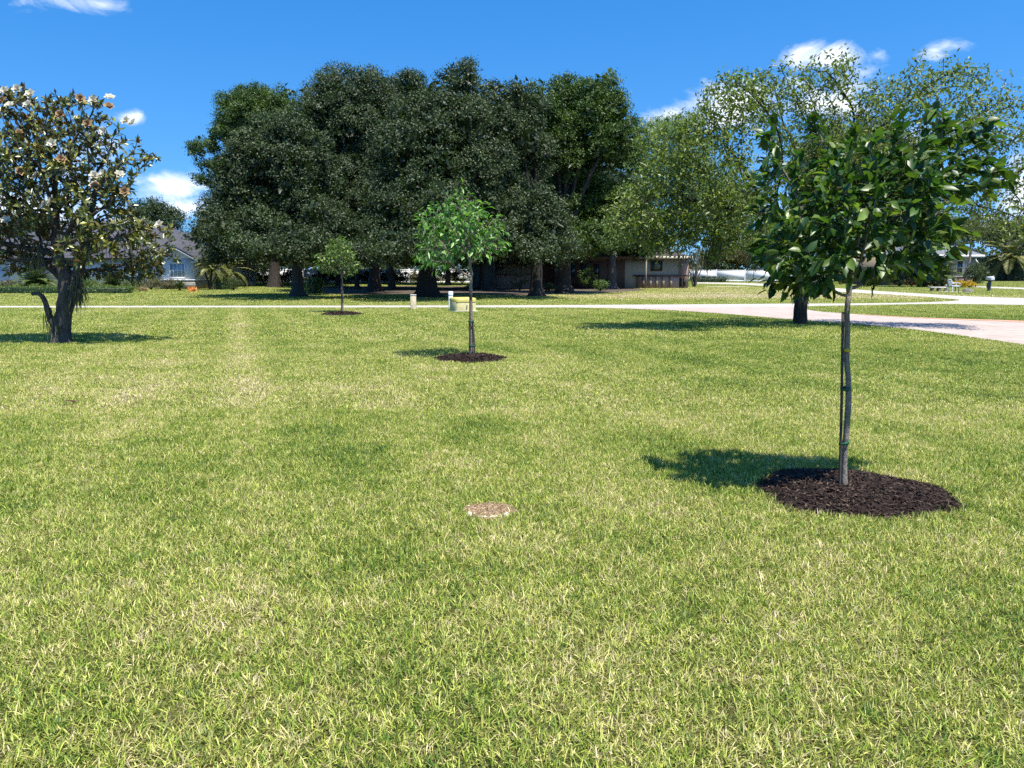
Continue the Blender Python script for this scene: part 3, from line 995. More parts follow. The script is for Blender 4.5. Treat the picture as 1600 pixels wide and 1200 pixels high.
# ------------------------------------------------------------------ three staked young trees
def band(parent, name, c, r, h, mat, sag=0.):
    mb = MB()
    a = np.linspace(0, 2 * math.pi, 14, endpoint=False)
    v = []
    for z, rr in ((-h / 2, r), (h / 2, r), (h / 2, r * .8), (-h / 2, r * .8)):
        v += [(c[0] + math.cos(t) * rr, c[1] + math.sin(t) * rr, c[2] + z + sag * math.cos(t)) for t in a]
    q = [(k_ * 14 + j, k_ * 14 + (j + 1) % 14, ((k_ + 1) % 4) * 14 + (j + 1) % 14, ((k_ + 1) % 4) * 14 + j) for k_ in range(4) for j in range(14)]
    mb.add(v, quads=q)
    return mb.obj(name, mat, parent)

b0 = G(1320, 770); Y0 = b0[1]
root = thing("young_tree", b0, "nearest staked young tree with big glossy dark green leaves, yellow tape on its trunk", "tree")
px_tr = [(1320, 772), (1320, 735), (1321.5, 692), (1324, 640), (1325, 600), (1323, 560), (1325, 520), (1324, 485), (1325, 462)]
tp0 = [P(x, y, Y0) - b0 for x, y in px_tr]
tp0 = [p + [0, .012 * math.sin(i * 1.3), 0] for i, p in enumerate(tp0)]
lob = lobe_px(b0, Y0, [(1350, 350, 130, 95, 0, .9, 1.0), (1265, 380, 85, 80, -.15), (1225, 400, 48, 62, .1), (1215, 300, 40, 70, 0), (1205, 225, 22, 45, .1, 1, 4),
                       (1330, 270, 90, 60, .15, .9, .8), (1430, 290, 85, 70, -.1), (1495, 265, 60, 50, .05), (1465, 200, 34, 36, .1, 1, 3), (1530, 220, 26, 40, 0, 1, 4), (1555, 275, 28, 20, .1, 1, 4),
                       (1440, 380, 70, 55, .1), (1290, 445, 36, 24, -.05, 1, 1.0), (1375, 425, 40, 25, .15, 1, .7), (1280, 215, 22, 40, .2, 1, 2.5), (1395, 215, 24, 36, -.15, 1, 2), (1200, 440, 26, 24, .05)])
grown_tree(root, b0, tp0, (.0215, .018), lob, 1500, .05, .070, (.098, .057), M['leaf_young'], M['bark_young'], tip=.0021, per_node=3,
           leaf_kind='broad', r_leaf=.0050, sides=6, spread=.02, out_bias=.6, droop_bias=.28, infl=.9)
mb = MB()
s0, s1 = P(1313, 770, Y0 - .02) - b0, P(1317, 488, Y0 - .015) - b0
tube(mb, [s0 - [0, 0, .15], s0 * .5 + s1 * .5, s1], .0095, 8)
mb.obj("stake", M['stake'], root)
for yy, xx in ((607, 1321), (692, 1318.5)):
    band(root, "tie", P(xx, yy, Y0 - .008) - b0, .034, .020, M['tie'], .006)
band(root, "tape", P(1323.5, 547, Y0) - b0 + [0, .006, 0], .0275, .026, M['tape'])

b1 = G(737, 560); Y1 = b1[1]
root = thing("young_tree", b1, "bright green staked young tree in the middle of the lawn, rounded crown of narrow leaves", "tree")
tp1 = [P(x, y, Y1) - b1 for x, y in [(737, 562), (737, 540), (736.5, 510), (736, 480), (735.5, 455), (736, 438), (737, 428)]]
lob = lobe_px(b1, Y1, [(715, 362, 48, 44, 0, 1, .8), (725, 325, 34, 28, .1), (688, 345, 34, 32, .1), (664, 356, 16, 24, 0, 1, 2.5), (685, 395, 36, 30, -.2), (750, 345, 32, 30, .2), (765, 372, 28, 20, -.1),
                       (782, 386, 18, 7, 0, 1, 5), (722, 300, 8, 14, 0, 1, 6), (770, 350, 18, 14, .1, 1, 2), (665, 405, 18, 14, 0, 1, 2), (685, 408, 28, 14, .3), (755, 392, 20, 14, -.2), (730, 360, 40, 36, .5, 1, .6)])
grown_tree(root, b1, tp1, (.031, .026), lob, 1050, .07, .09, (.125, .056), M['leaf_mid'], M['bark_pale'], tip=.0036, per_node=2, r_leaf=.0085,
           sides=5, spread=.03, out_bias=.4, droop_bias=.75, infl=1.0)
for xa, xb in ((733.5, 734.5), (742.5, 739)):
    mb = MB()
    s0, s1 = P(xa, 562, Y1 - .06) - b1, P(xb, 455 if xa < 740 else 500, Y1 - .04) - b1
    tube(mb, [s0 - [0, 0, .15], (s0 + s1) / 2, s1], .015, 6)
    mb.obj("stake", M['stake'], root)
band(root, "tie", P(737.5, 540, Y1 - .03) - b1, .062, .03, M['tie'])
band(root, "tie", P(736, 502, Y1 - .03) - b1, .055, .025, M['tie'])

b2 = G(535.5, 489); Y2 = b2[1]
root = thing("young_tree", b2, "smallest yellowish staked young tree farthest away, before the dark oaks", "tree")
tp2 = [P(x, y, Y2) - b2 for x, y in [(535.5, 490), (535, 465), (534.5, 445), (534, 432), (533, 425)]]
lob = lobe_px(b2, Y2, [(530, 402, 26, 24, 0, 1, 1.5), (515, 415, 20, 14, .1), (548, 412, 16, 18, -.1), (530, 382, 14, 12, 0, 1, 2), (502, 402, 10, 8, 0, 1, 2), (508, 414, 11, 6, 0), (540, 425, 14, 8, .2)])
grown_tree(root, b2, tp2, (.034, .026), lob, 800, .10, .11, (.14, .075), M['leaf_far'], M['bark_pale'], tip=.006, per_node=3, r_leaf=.013,
           sides=5, spread=.05, out_bias=.4, droop_bias=.3, infl=1.2)
mb = MB()
s0, s1 = P(534, 489.5, Y2 - .08) - b2, P(533.4, 432, Y2 - .05) - b2
tube(mb, [s0 - [0, 0, .1], (s0 + s1) / 2, s1], .025, 6)
mb.obj("stake", M['stake'], root)

# ------------------------------------------------------------------ magnolia
bm_ = G(95, 536); Ym = bm_[1]
root = thing("magnolia_tree", bm_, "magnolia with big cream blossoms and rusty backed glossy leaves, mossy twisted trunk", "tree")
tpm = [P(x, y, Ym) - bm_ for x, y in [(96, 540), (96, 515), (101, 485), (106, 458), (104, 432), (92, 405), (88, 385)]]
lob = lobe_px(bm_, Ym, [(90, 280, 105, 90, 0, .95, 2.4), (30, 200, 75, 62, .2), (110, 185, 62, 48, -.3), (165, 215, 44, 40, .2), (-30, 300, 80, 110, .1), (195, 255, 32, 30, .3), (180, 300, 40, 40, -.4),
                        (215, 375, 46, 40, .2, 1, 1.8), (165, 370, 60, 45, -.5, 1, 1.5), (222, 245, 24, 20, .1, 1, 2), (250, 400, 28, 30, .1, 1, 1.8), (195, 420, 50, 24, .5, 1, 1.8), (140, 425, 44, 16, .6, 1, 1.2), (255, 360, 24, 24, .2, 1, 1.5), (30, 410, 60, 22, .4, 1, 1.3), (60, 380, 90, 40, .5), (-20, 390, 80, 40, 0), (205, 405, 36, 26, .4), (20, 165, 45, 26, 0), (80, 158, 35, 20, .2), (160, 335, 60, 40, .6), (120, 400, 50, 24, -.6)])
att = in_lobes(lob, 2300)
tp = smooth_path(tpm, 14)
pos, par = colonize(att, tp[-5:], .15, 1.4, .17)
rad = radii(par, .0085, rmax=.13)
mb = MB()
rr = np.interp(np.linspace(0, 1, 14), [0, .06, .3, .55, .7, 1], [.26, .20, .17, .20, .14, .09])
tube(mb, tp, rr, 14, wob=.045)
limbs(mb, pos, par, rad, 0, 6)
# second stem and the low stub that curves out on the left
st = smooth_path([P(x, y, Ym + dy) - bm_ for x, y, dy in [(110, 465, 0), (122, 425, .1), (132, 390, .2), (140, 345, .3), (150, 300, .3)]], 12)
tube(mb, st, np.linspace(.15, .035, 12), 9, wob=.06)
st = smooth_path([P(x, y, Ym - .1) - bm_ for x, y in [(93, 518), (83, 505), (75, 488), (70, 470), (62, 460), (50, 459)]], 12)
tube(mb, st, np.linspace(.085, .035, 12), 8, wob=.07)
st = smooth_path([P(x, y, Ym + .3) - bm_ for x, y in [(100, 440), (70, 410), (40, 398), (5, 392), (-30, 380)]], 12)
tube(mb, st, np.linspace(.085, .025, 12), 8, wob=.05)
mb.obj("trunk", M['bark_grey'], root, smooth=True)
thin = np.where(rad < .0185)[0]; thin = thin[thin > 5]
tips = np.setdiff1d(np.arange(len(par)), par)
kk = np.concatenate([np.repeat(thin, 5), np.repeat(tips, 10)])
d = nrm(pos[kk] - pos[np.maximum(par[kk], 0)])
n = len(kk)
D = nrm(d * .55 + rdirs(n) * .9 + [0, 0, .1])
N = nrm(np.array([0, -.35, .6]) + nrm(pos[kk] - np.mean(att, 0)) * .7 + rs.normal(size=(n, 3)) * .6)
lm = MB()
leaves(lm, pos[kk] + rs.normal(size=(n, 3)) * .02, D, N, .165 * rs.uniform(.6, 1.15, n), .066 * rs.uniform(.7, 1.15, n), fold=.14, droop=.06)
lm.obj("crown", M['leaf_mag'], root)
def moss(parent, p, n, ln, sp, wd=.012):
    mb = MB()
    p = np.array(p); root_p = p.copy()
    cores = p + rs.normal(size=(max(2, n // 6), 3)) * sp
    for i_ in range(n):
        p = cores[i_ % len(cores)] * .8 + root_p * .2
        s = np.array(p) + rs.normal(size=3) * np.array(sp) * .35
        k_ = 5; l_ = ln * rs.uniform(.4, 1.2)
        q = np.array([s + [0, 0, -l_ * t] for t in np.linspace(0, 1, k_)]) + np.cumsum(rs.normal(size=(k_, 3)) * .02, 0)
        side = nrm(rs.normal(size=3) * [1, 1, .1]) * wd
        wds = np.array([.5, 1, 1, .7, .15])[:, None]
        v = np.concatenate([q - side * wds, q + side * wds])
        mb.add(v, quads=[(i, i + 5, i + 6, i + 1) for i in range(4)], var=np.tile(rs.random(2), (10, 1)))
    tube(mb, [root_p + [0, 0, .12], root_p + [0, 0, -ln * .25], root_p + [.01, 0, -ln * .5]], [.02, .03, .008], 6)
    return mb.obj("spanish_moss", M['moss'], parent)
for (x, y, n_) in [(117, 440, 60), (124, 452, 60), (112, 452, 40), (75, 482, 20), (86, 505, 16), (120, 425, 30), (105, 460, 30), (150, 372, 20), (60, 395, 24), (175, 380, 18), (205, 392, 14), (30, 390, 20)]:
    moss(root, P(x, y, Ym - .18) - bm_, n_, .42, [.08, .08, .08], .008)
def flower_mesh(mat):
    fm = MB()
    for ring, n_, up, l_ in ((0, 6, .35, .125), (1, 4, .9, .09)):
        for i in range(n_):
            a = i / n_ * 2 * math.pi + ring * .5 + rs.normal() * .1
            dr = np.array([[math.cos(a), math.sin(a), up + rs.normal() * .1]])
            leaves(fm, np.zeros((1, 3)), dr, np.array([[-math.cos(a) * .6, -math.sin(a) * .6, 1.]]), l_, .10, kind='broad', fold=.3, droop=-.05)
    return fm.mesh("flower", mat)
fl_new, fl_old = [flower_mesh(M['petal']) for _ in range(3)], [flower_mesh(M['petal_old']) for _ in range(2)]
FL = [(8, 143, 0), (28, 140, 0), (48, 148, 0), (172, 154, 0), (147, 157, 0), (208, 193, 0), (163, 206, 0), (198, 190, 0), (57, 276, 0), (100, 272, 0), (148, 275, 0), (162, 272, 0), (187, 274, 0),
      (70, 322, 0), (80, 316, 0), (10, 345, 0), (250, 352, 0), (180, 348, 0), (16, 166, 0), (45, 165, 0), (138, 194, 1), (148, 290, 0), (125, 155, 1), (170, 168, 1), (5, 158, 1), (95, 250, 1), (65, 232, 1), (150, 292, 1),
      (33, 268, 1), (15, 235, 0), (95, 180, 1), (30, 210, 1), (195, 300, 1), (82, 225, 0), (14, 197, 0)]
for i, (x, y, old) in enumerate(FL):
    o = bpy.data.objects.new("flower", (fl_old if old else fl_new)[i % (2 if old else 3)])
    COL.objects.link(o); o.parent = root
    fp = P(x, y, Ym - .95 + .35 * abs(x - 90) / 130 + rs.normal() * .1)
    o.location = tuple(fp - bm_)
    o.rotation_euler = (rs.uniform(.7, 1.25), rs.normal() * .35, rs.normal() * .5)
    if old:
        o["label"] = "browned fading blossom"

# ------------------------------------------------------------------ big oaks across the road
def sil(base, Y, spec, sub_n=11, rel=.33):
    """big crown ellipsoids (px, py, rx, ry, depth offset) broken into lobes"""
    out = []
    for s in spec:
        Yc = Y + s[4]
        m = mpp(Yc)
        c = P(s[0], s[1], Yc) - base
        n = int((s[5] if len(s) > 5 else sub_n) * 1.35)
        out += auto_lobes(c, (s[2] * m, s[2] * m * .85, s[3] * m), n, rel)
    return out

OG = "big oaks massed across the road"
b = G(466, 463.5)
dense_tree("oak_tree", b, sil(b, b[1], [(440, 300, 92, 112, 0, 16), (385, 365, 70, 50, -2, 9), (480, 365, 80, 52, -2.5, 9), (400, 260, 50, 60, 0, 8), (350, 395, 44, 30, 1, 6), (440, 392, 84, 32, -4.5, 9), (525, 395, 50, 28, -3.5, 6)]), .36,
           "front left oak of the dark mass, flared trunk standing alone beside the clipped hedge", "tree", M['leaf_oak'], M['bark_grey'], group=OG, fill=1.9, fork=.42)
b = G(430, 449)
dense_tree("oak_tree", b, sil(b, b[1], [(398, 200, 56, 62, 0, 12), (352, 205, 24, 40, 0, 4), (352, 160, 20, 22, 0, 3), (338, 288, 22, 14, 0, 3), (432, 190, 50, 52, 0, 8), (366, 262, 32, 24, 0, 4), (308, 236, 16, 26, 0, 4), (316, 282, 17, 13, 0, 3), (332, 262, 24, 18, 0, 3), (330, 232, 16, 20, 0, 3)], rel=.38), .42,
           "greener oak with open clumps poking out at the left end of the dark mass", "tree", M['leaf_oak_green'], M['bark_dark'], group=OG, fill=1.9, dens=3.0, fork=.45)
b = G(585, 455.5)
dense_tree("oak_tree", b, sil(b, b[1], [(560, 215, 92, 98, 0, 18), (620, 200, 70, 84, 1, 10), (540, 310, 90, 70, -2, 12), (505, 180, 44, 52, 0, 7), (640, 150, 40, 38, 0, 6), (560, 385, 80, 40, -5, 10), (545, 340, 60, 50, -4, 8)]), .45,
           "tall oak left of centre, its domed crown rising behind the small yellowish tree", "tree", M['leaf_oak'], M['bark_dark'], group=OG, fill=1.9, fork=.4)
b = G(668, 464.5)
dense_tree("oak_tree", b, sil(b, b[1], [(680, 265, 100, 112, 0, 18), (715, 165, 52, 58, .5, 9), (725, 122, 28, 26, .5, 4), (640, 330, 80, 66, -2, 10), (600, 370, 60, 44, -2, 7), (720, 330, 60, 60, -1.5, 8), (640, 392, 84, 36, -5, 10), (720, 392, 66, 34, -4.5, 8), (680, 340, 70, 50, -4, 8)]), .62,
           "central oak with the thickest black trunk and the highest crown of the mass", "tree", M['leaf_oak'], M['bark_dark'], group=OG, fill=1.9, fork=.36)
b = G(838, 463)
dense_tree("oak_tree", b, sil(b, b[1], [(785, 235, 80, 90, 1, 14), (830, 350, 60, 55, -2.5, 12), (860, 370, 42, 40, -2.8, 7), (770, 300, 60, 60, -1, 8), (800, 170, 48, 42, 1, 7), (800, 385, 40, 30, -2, 5), (770, 378, 54, 34, -4, 7), (850, 395, 60, 30, -4.5, 7)]), .40,
           "oak right of centre with a low grey green bough before its trunk", "tree", M['leaf_oak'], M['bark_dark'], group=OG, fill=1.9, fork=.34)
b = G(882, 459)
dense_tree("oak_tree", b, sil(b, b[1], [(915, 225, 72, 92, 1, 16), (865, 190, 55, 60, 1.5, 10), (935, 150, 40, 34, 1, 6), (960, 200, 34, 54, 1, 6), (900, 320, 60, 60, 2, 8), (920, 380, 66, 40, -1, 8), (960, 330, 44, 54, 1, 6), (985, 250, 26, 50, 1, 5)]), .45,
           "darker green oak with an upright rounded top at the right end of the mass", "tree", M['leaf_oak_green'], M['bark_dark'], group=OG, fill=1.9, fork=.38)
for (px, py, cx_, cy_, rx, ry, tr, lab) in [(752, 452, 770, 392, 70, 34, .2, "low added oak shading the left end of the brick house"), (868, 451, 880, 388, 80, 40, .24, "low added oak shading the porch of the brick house"),
                                            (985, 450, 985, 385, 56, 36, .2, "low added oak shading the middle of the brick house")]:  # added oaks, their low crowns shade the house front
    b = G(px, py)
    dense_tree("oak_tree", b, sil(b, b[1], [(cx_, cy_, rx, ry, 0, 14), (cx_, cy_ - 30, rx * .8, ry, 3, 9)]), tr, lab, "tree", M['leaf_oak'], M['bark_dark'], group=OG, fill=1.9, dens=2.4, fork=.6)
# slimmer oaks behind, crowns widened and the back four added to deepen the shade
for (px, py, cx_, cy_, rx, ry, tr, lab) in [
    (558, 451.5, 540, 330, 90, 75, .20, "slim shaded oak trunk just left of the thin tree stake, behind the front oaks"),
    (612, 453, 640, 310, 90, 90, .26, "shaded oak trunk between the yellowish young tree and the timber post, at the back"),
    (528, 447.5, 470, 330, 80, 70, .18, "thin shaded oak behind the clipped square hedge"),
    (770, 455, 740, 300, 100, 100, .18, "slender leaning trunk in front of the shaded house, right of the utility box"),
    (392, 446, 385, 350, 74, 60, .2, "added shade oak at the back, left end, between the palm and the flared trunk"),
    (500, 445, 500, 320, 90, 80, .2, "added shade oak at the back just right of the clipped square hedge"),
    (590, 444.5, 590, 320, 90, 80, .2, "farthest added shade oak before the white fence, left of the thick central trunk"),
    (700, 446, 700, 330, 90, 80, .24, "added shade oak behind the white pedestal, close to the brick house"),
    (955, 452, 950, 340, 76, 66, .42, "pale fluted trunk in deep shade beside the brick house"),
    (920, 450, 880, 320, 90, 90, .26, "dark trunk in the deepest shade by the garden shrubs of the brick house")]:
    b = G(px, py)
    dense_tree("oak_tree", b, sil(b, b[1], [(cx_, cy_, rx, ry, 2.5, 12), (cx_ + rx * .3, cy_ + 25, rx * .7, ry * .6, 0, 8), (cx_, 385, rx, 38, 4, 9), (cx_ - rx * .4, 390, rx * .8, 34, 7, 8)]), tr, lab, "tree", M['leaf_oak'],
               M['bark_grey'] if px == 955 else M['bark_dark'], group=OG, fill=1.9, dens=2.6, fork=.42)

# ------------------------------------------------------------------ open laurel oak by the driveway
bl = G(1250, 506.5); Yl = bl[1]
root = thing("laurel_oak", bl, "tall open oak beside the pink driveway with airy branches against the clouds and hanging moss", "tree")
tpl = [P(x, y, Yl) - bl for x, y in [(1250, 510), (1250, 495), (1252, 470), (1254, 440), (1258, 410), (1264, 385)]]
lob = lobe_px(bl, Yl, [(1150, 165, 62, 52, 0, 1.2), (1120, 225, 60, 55, -.6, 1.2), (1215, 145, 60, 42, .4, 1.2), (1290, 130, 62, 40, -.3, 1.2), (1320, 100, 30, 20, 0, 1), (1390, 170, 60, 50, .3, 1.2), (1460, 135, 62, 44, 0, 1.2), (1455, 92, 26, 20, 0, 1),
                       (1530, 130, 40, 44, .3, 1.2), (1550, 200, 54, 60, 0, 1.2), (1490, 210, 60, 56, -.4, 1.2), (1600, 250, 50, 60, 0, 1.2), (1640, 180, 40, 50, 0), (1520, 300, 60, 50, .4, 1.2), (1570, 330, 50, 40, -.3, 1.2),
                       (1290, 230, 100, 70, 1.0, 1.3), (1065, 235, 44, 55, -.4, 1.2, 1.6), (1030, 290, 50, 60, 0, 1.3, 1.8), (985, 345, 48, 44, -.3, 1.2, 2.0), (1060, 350, 60, 44, .3, 1.3, 1.8), (1120, 310, 66, 66, -.6, 1.3, 1.6),
                       (1010, 225, 30, 36, .3, 1, 1.4), (1125, 370, 50, 34, .4, 1.2), (1200, 320, 70, 56, .5, 1.2), (1400, 300, 80, 60, 1.2, 1.2), (1030, 385, 36, 20, 0, 1.2)])
lob = [(l[0] + np.array([-(l[0][0] + bl[0]) * 2.0 / Yl, -2.0, -(l[0][2] - H) * 2.0 / Yl]), l[1] * .92, l[2]) for l in lob]      # the crown hangs out over the lawn
att = in_lobes(lob, 2600)
tp = smooth_path(tpl, 12)
pos, par = colonize(att, tp[-4:], .23, 2.2, .25, up=.08)
rad = radii(par, .0075, e=2.25, rmax=.16)
mb = MB()
rr = np.interp(np.linspace(0, 1, 12), [0, .1, 1], [.25, .20, .165])
tube(mb, tp, rr, 14, wob=.05)
limbs(mb, pos, par, rad, 0, 6)
mb.obj("trunk", M['bark_oak'], root, smooth=True)
thin = np.where(rad < .022)[0]; thin = thin[thin > 4]
tw = np.repeat(thin, 5)
n = len(tw)
sprig = pos[tw] + rdirs(n) * rs.uniform(.05, .32, (n, 1)) * [1, 1, .8] - [0, 0, .03]
kk = np.repeat(np.arange(n), 5)
m = len(kk)
dense_l = (pos[tw][:, 0] + bl[0] < P(1150, 300, Yl)[0])[kk]
lp = sprig[kk] + rs.normal(size=(m, 3)) * .075
lm = MB()
D = nrm(rdirs(m) + nrm(sprig - pos[tw])[kk] * .5 + [0, 0, -.35])
N = nrm(rs.normal(size=(m, 3)) * .7 + [0, -.1, .8])
keep = dense_l | (rs.random(m) < .66)
lp, D, N = lp[keep], D[keep], N[keep]
m = len(lp)
leaves(lm, lp, D, N, .13 * rs.uniform(.6, 1.2, m), .056 * rs.uniform(.7, 1.25, m))
lm.obj("crown", M['leaf_laurel'], root)
for (x, y, n_, ln, sp) in [(1115, 378, 60, .75, .16), (1112, 395, 40, .5, .10), (1125, 370, 30, .6, .14), (1180, 395, 24, .5, .15), (1060, 400, 16, .3, .15), (1080, 300, 20, .4, .3), (1250, 455, 14, .4, .12), (1230, 440, 10, .35, .05)]:
    moss(root, P(x, y, Yl - .2) - bl, n_, ln, [sp, sp, .12], .013)

# ------------------------------------------------------------------ other trees of the background
def bg_tree(px, py, cx_, cy_, rx, ry, lab, mat, tr=.22, name="background_tree", dens=1.5, leaf=(.24, .12), n=12, group=None, per=26, extra=(), fill=1.):
    b = G(px, py)
    return dense_tree(name, b, sil(b, b[1], [(cx_, cy_, rx, ry, 0, n)] + [e + (0, 7) for e in extra]), tr, lab, "tree", mat, M['bark_dark'], dens=dens, leaf=leaf, sub=.34, per=per, group=group, fill=fill)
BGG = "trees behind the houses and road"
bg_tree(232, 441, 238, 352, 44, 40, "rounded green tree rising behind the roof of the left house", M['leaf_bg'], group=BGG, extra=[(262, 375, 24, 26)])
bg_tree(318, 440, 322, 372, 28, 38, "small dark tree just right of the left house roof ridge", M['leaf_bg'], group=BGG, extra=[(345, 385, 26, 30)])
bg_tree(372, 442, 375, 408, 42, 26, "low spreading green tree behind the palm at the left house", M['leaf_olive'], group=BGG, extra=[(405, 415, 26, 18)])
bg_tree(40, 440, 30, 380, 70, 50, "tree mostly hidden behind the magnolia at the far left", M['leaf_bg'], group=BGG)
bg_tree(1345, 440, 1345, 285, 100, 96, "broad olive green tree behind the nearest young tree", M['leaf_olive'], tr=.4, group=BGG, dens=1.2, extra=[(1290, 350, 60, 50), (1400, 350, 60, 46), (1280, 260, 50, 50)])
bg_tree(1235, 436, 1230, 372, 50, 42, "green tree behind the driveway oak, right of the white fence", M['leaf_bg'], group=BGG, extra=[(1190, 390, 34, 28)])
bg_tree(1590, 437, 1585, 372, 46, 32, "bushy tree above the dark hedge at the right edge", M['leaf_olive'], group=BGG, extra=[(1640, 370, 40, 40)])
bg_tree(1500, 436, 1505, 365, 40, 24, "low olive tree behind the roof of the right house", M['leaf_olive'], group=BGG)
bg_tree(1150, 434.5, 1150, 402, 46, 20, "straggly brownish thicket tree above the white fence", M['leaf_dry'], tr=.12, group=BGG, dens=1.0, extra=[(1105, 405, 30, 18), (1190, 400, 26, 20)])
bg_tree(480, 436, 470, 405, 56, 26, "dim tree behind the white fence, seen under the left oaks", M['leaf_bg'], group=BGG, extra=[(530, 405, 40, 24)])
bg_tree(640, 437, 640, 400, 70, 28, "dim tree behind the white fence, seen under the central oaks", M['leaf_bg'], group=BGG, extra=[(580, 405, 40, 24)])

bg_tree(1040, 438.5, 1035, 300, 76, 104, "tall mid green tree behind the brick house, its crown meeting the oak mass", M['leaf_light'], tr=.3, group=BGG, dens=1.7, per=30, n=22, leaf=(.2, .09), fill=.22,
        extra=[(1000, 360, 60, 46), (1090, 350, 60, 54), (1060, 240, 50, 60), (1010, 250, 44, 50), (1130, 375, 40, 34)])
bg_tree(1120, 437, 1130, 330, 60, 70, "mid green tree behind the white fence, left of the driveway oak trunk", M['leaf_light'], tr=.25, group=BGG, dens=1.4, leaf=(.2, .09), fill=.2, extra=[(1165, 370, 44, 40)])

def stemmed_shrub(name, b, Y, stems, lob_spec, lab, cat, lmat, bmat, leaf, dens=1.4, per=18, sub=.2, group=None):
    root = thing(name, b, lab, cat, group)
    mb = MB()
    for st_ in stems:
        q = smooth_path([P(x, y, Y + dy) - b for x, y, dy in st_[0]], 8)
        tube(mb, q, np.linspace(st_[1], st_[1] * .45, 8), 6, wob=.05)
    mb.obj("stem", bmat, root, smooth=True)
    lobes = [(l[0], l[1]) for l in lobe_px(b, Y, lob_spec)]
    p, n, vr = crown_points(lobes, dens, sub, per, .8, .6)
    m = len(p)
    lm = MB()
    leaves(lm, p, rdirs(m), n, leaf[0] * rs.uniform(.6, 1.25, m), leaf[1] * rs.uniform(.7, 1.2, m), var=np.stack([vr, rs.random(m)], 1))
    lm.obj("foliage", lmat, root)
    return root
b = G(1085, 448.5)
stemmed_shrub("crape_myrtle", b, b[1], [([(1085, 450, 0), (1087, 432, 0), (1089, 415, 0), (1094, 400, 0)], .16), ([(1086, 448, 0), (1092, 430, 0), (1100, 412, 0)], .07), ([(1083, 449, 0), (1079, 430, 0), (1074, 412, 0)], .07), ([(1085, 448, .3), (1083, 425, .3), (1082, 402, .2)], .06), ([(1086, 449, -.2), (1090, 425, -.2), (1107, 405, -.2)], .05)],
              [(1088, 402, 26, 16, 0), (1072, 414, 15, 12, 0), (1104, 410, 14, 12, 0), (1070, 425, 9, 10, 0)], "multi-stemmed brownish shrub tree at the right corner of the brick house", "shrub", M['leaf_dry'], M['bark_grey'], (.16, .07), dens=1.0, per=12)

# ------------------------------------------------------------------ shrubs, hedges, palms
def blades_hedge(name, x0, x1, y0, y1, z1, lab, mat, leaf=(.10, .06), dens=260, cat="hedge", core=None, jit=.05, group=None):
    """a clipped box hedge: solid twig core with a skin of leaves"""
    cx_, cyy = (x0 + x1) / 2, (y0 + y1) / 2
    root = thing(name, (cx_, cyy, 0), lab, cat, group)
    dx, dy = (x1 - x0) / 2, (y1 - y0) / 2
    mb = MB()
    bbox(mb, -dx * .93, dx * .93, -dy * .9, dy * .9, 0, z1 * .95, min(.1, dx * .3, dy * .3))
    mb.obj("twigs", M['leaf_darkhedge'], root)
    areas = np.array([4 * dx * dy, 2 * dx * z1, 2 * dx * z1, 2 * dy * z1, 2 * dy * z1])
    n = int(areas.sum() * dens)
    f = rs.choice(5, n, p=areas / areas.sum())
    u, v = rs.uniform(-1, 1, n), rs.uniform(-1, 1, n)
    p = np.zeros((n, 3)); nn = np.zeros((n, 3))
    for i, (a, nv) in enumerate([((0, 1), (0, 0, 1)), ((0, 2), (0, -1, 0)), ((0, 2), (0, 1, 0)), ((1, 2), (-1, 0, 0)), ((1, 2), (1, 0, 0))]):
        mk = f == i
        p[mk] = np.where(np.array(nv) != 0, np.array(nv) * [dx, dy, z1], 0)
        for ax, w_ in zip(a, (u, v)):
            p[mk, ax] = w_[mk] * (dx, dy, 1)[ax] if ax != 2 else (w_[mk] * .5 + .5) * z1
        nn[mk] = nv
    p += rs.normal(size=(n, 3)) * jit
    p[:, 2] = np.maximum(p[:, 2], .02)
    lm = MB()
    leaves(lm, p, nrm(rdirs(n) + nn * .6), nrm(nn + rs.normal(size=(n, 3)) * .7), leaf[0] * rs.uniform(.6, 1.3, n), leaf[1] * rs.uniform(.6, 1.3, n))
    lm.obj("foliage", mat, root)
    return root

def round_shrub(name, b, r, lab, mat, cat="shrub", leaf=(.10, .055), dens=7., per=22, sub=.10, group=None):
    root = thing(name, b, lab, cat, group)
    mb = MB()
    for i in range(5):
        a = i * 1.26
        tube(mb, smooth_path([(0, 0, -.02), (math.cos(a) * r[0] * .25, math.sin(a) * r[1] * .25, r[2] * .7), (math.cos(a) * r[0] * .6, math.sin(a) * r[1] * .6, r[2] * 1.3)], 5), np.linspace(.03, .012, 5), 5)
    mb.obj("stem", M['bark_dark'], root)
    lobes = auto_lobes((0, 0, r[2] * .98), np.array(r), 9, .45)
    p, n, vr = crown_points(lobes, dens, sub, per, .9, .3)
    p[:, 2] = np.abs(p[:, 2]) + .02
    m = len(p)
    lm = MB()
    leaves(lm, p, rdirs(m), n, leaf[0] * rs.uniform(.6, 1.25, m), leaf[1] * rs.uniform(.7, 1.2, m), var=np.stack([vr, rs.random(m)], 1))
    lm.obj("foliage", mat, root)
    return root

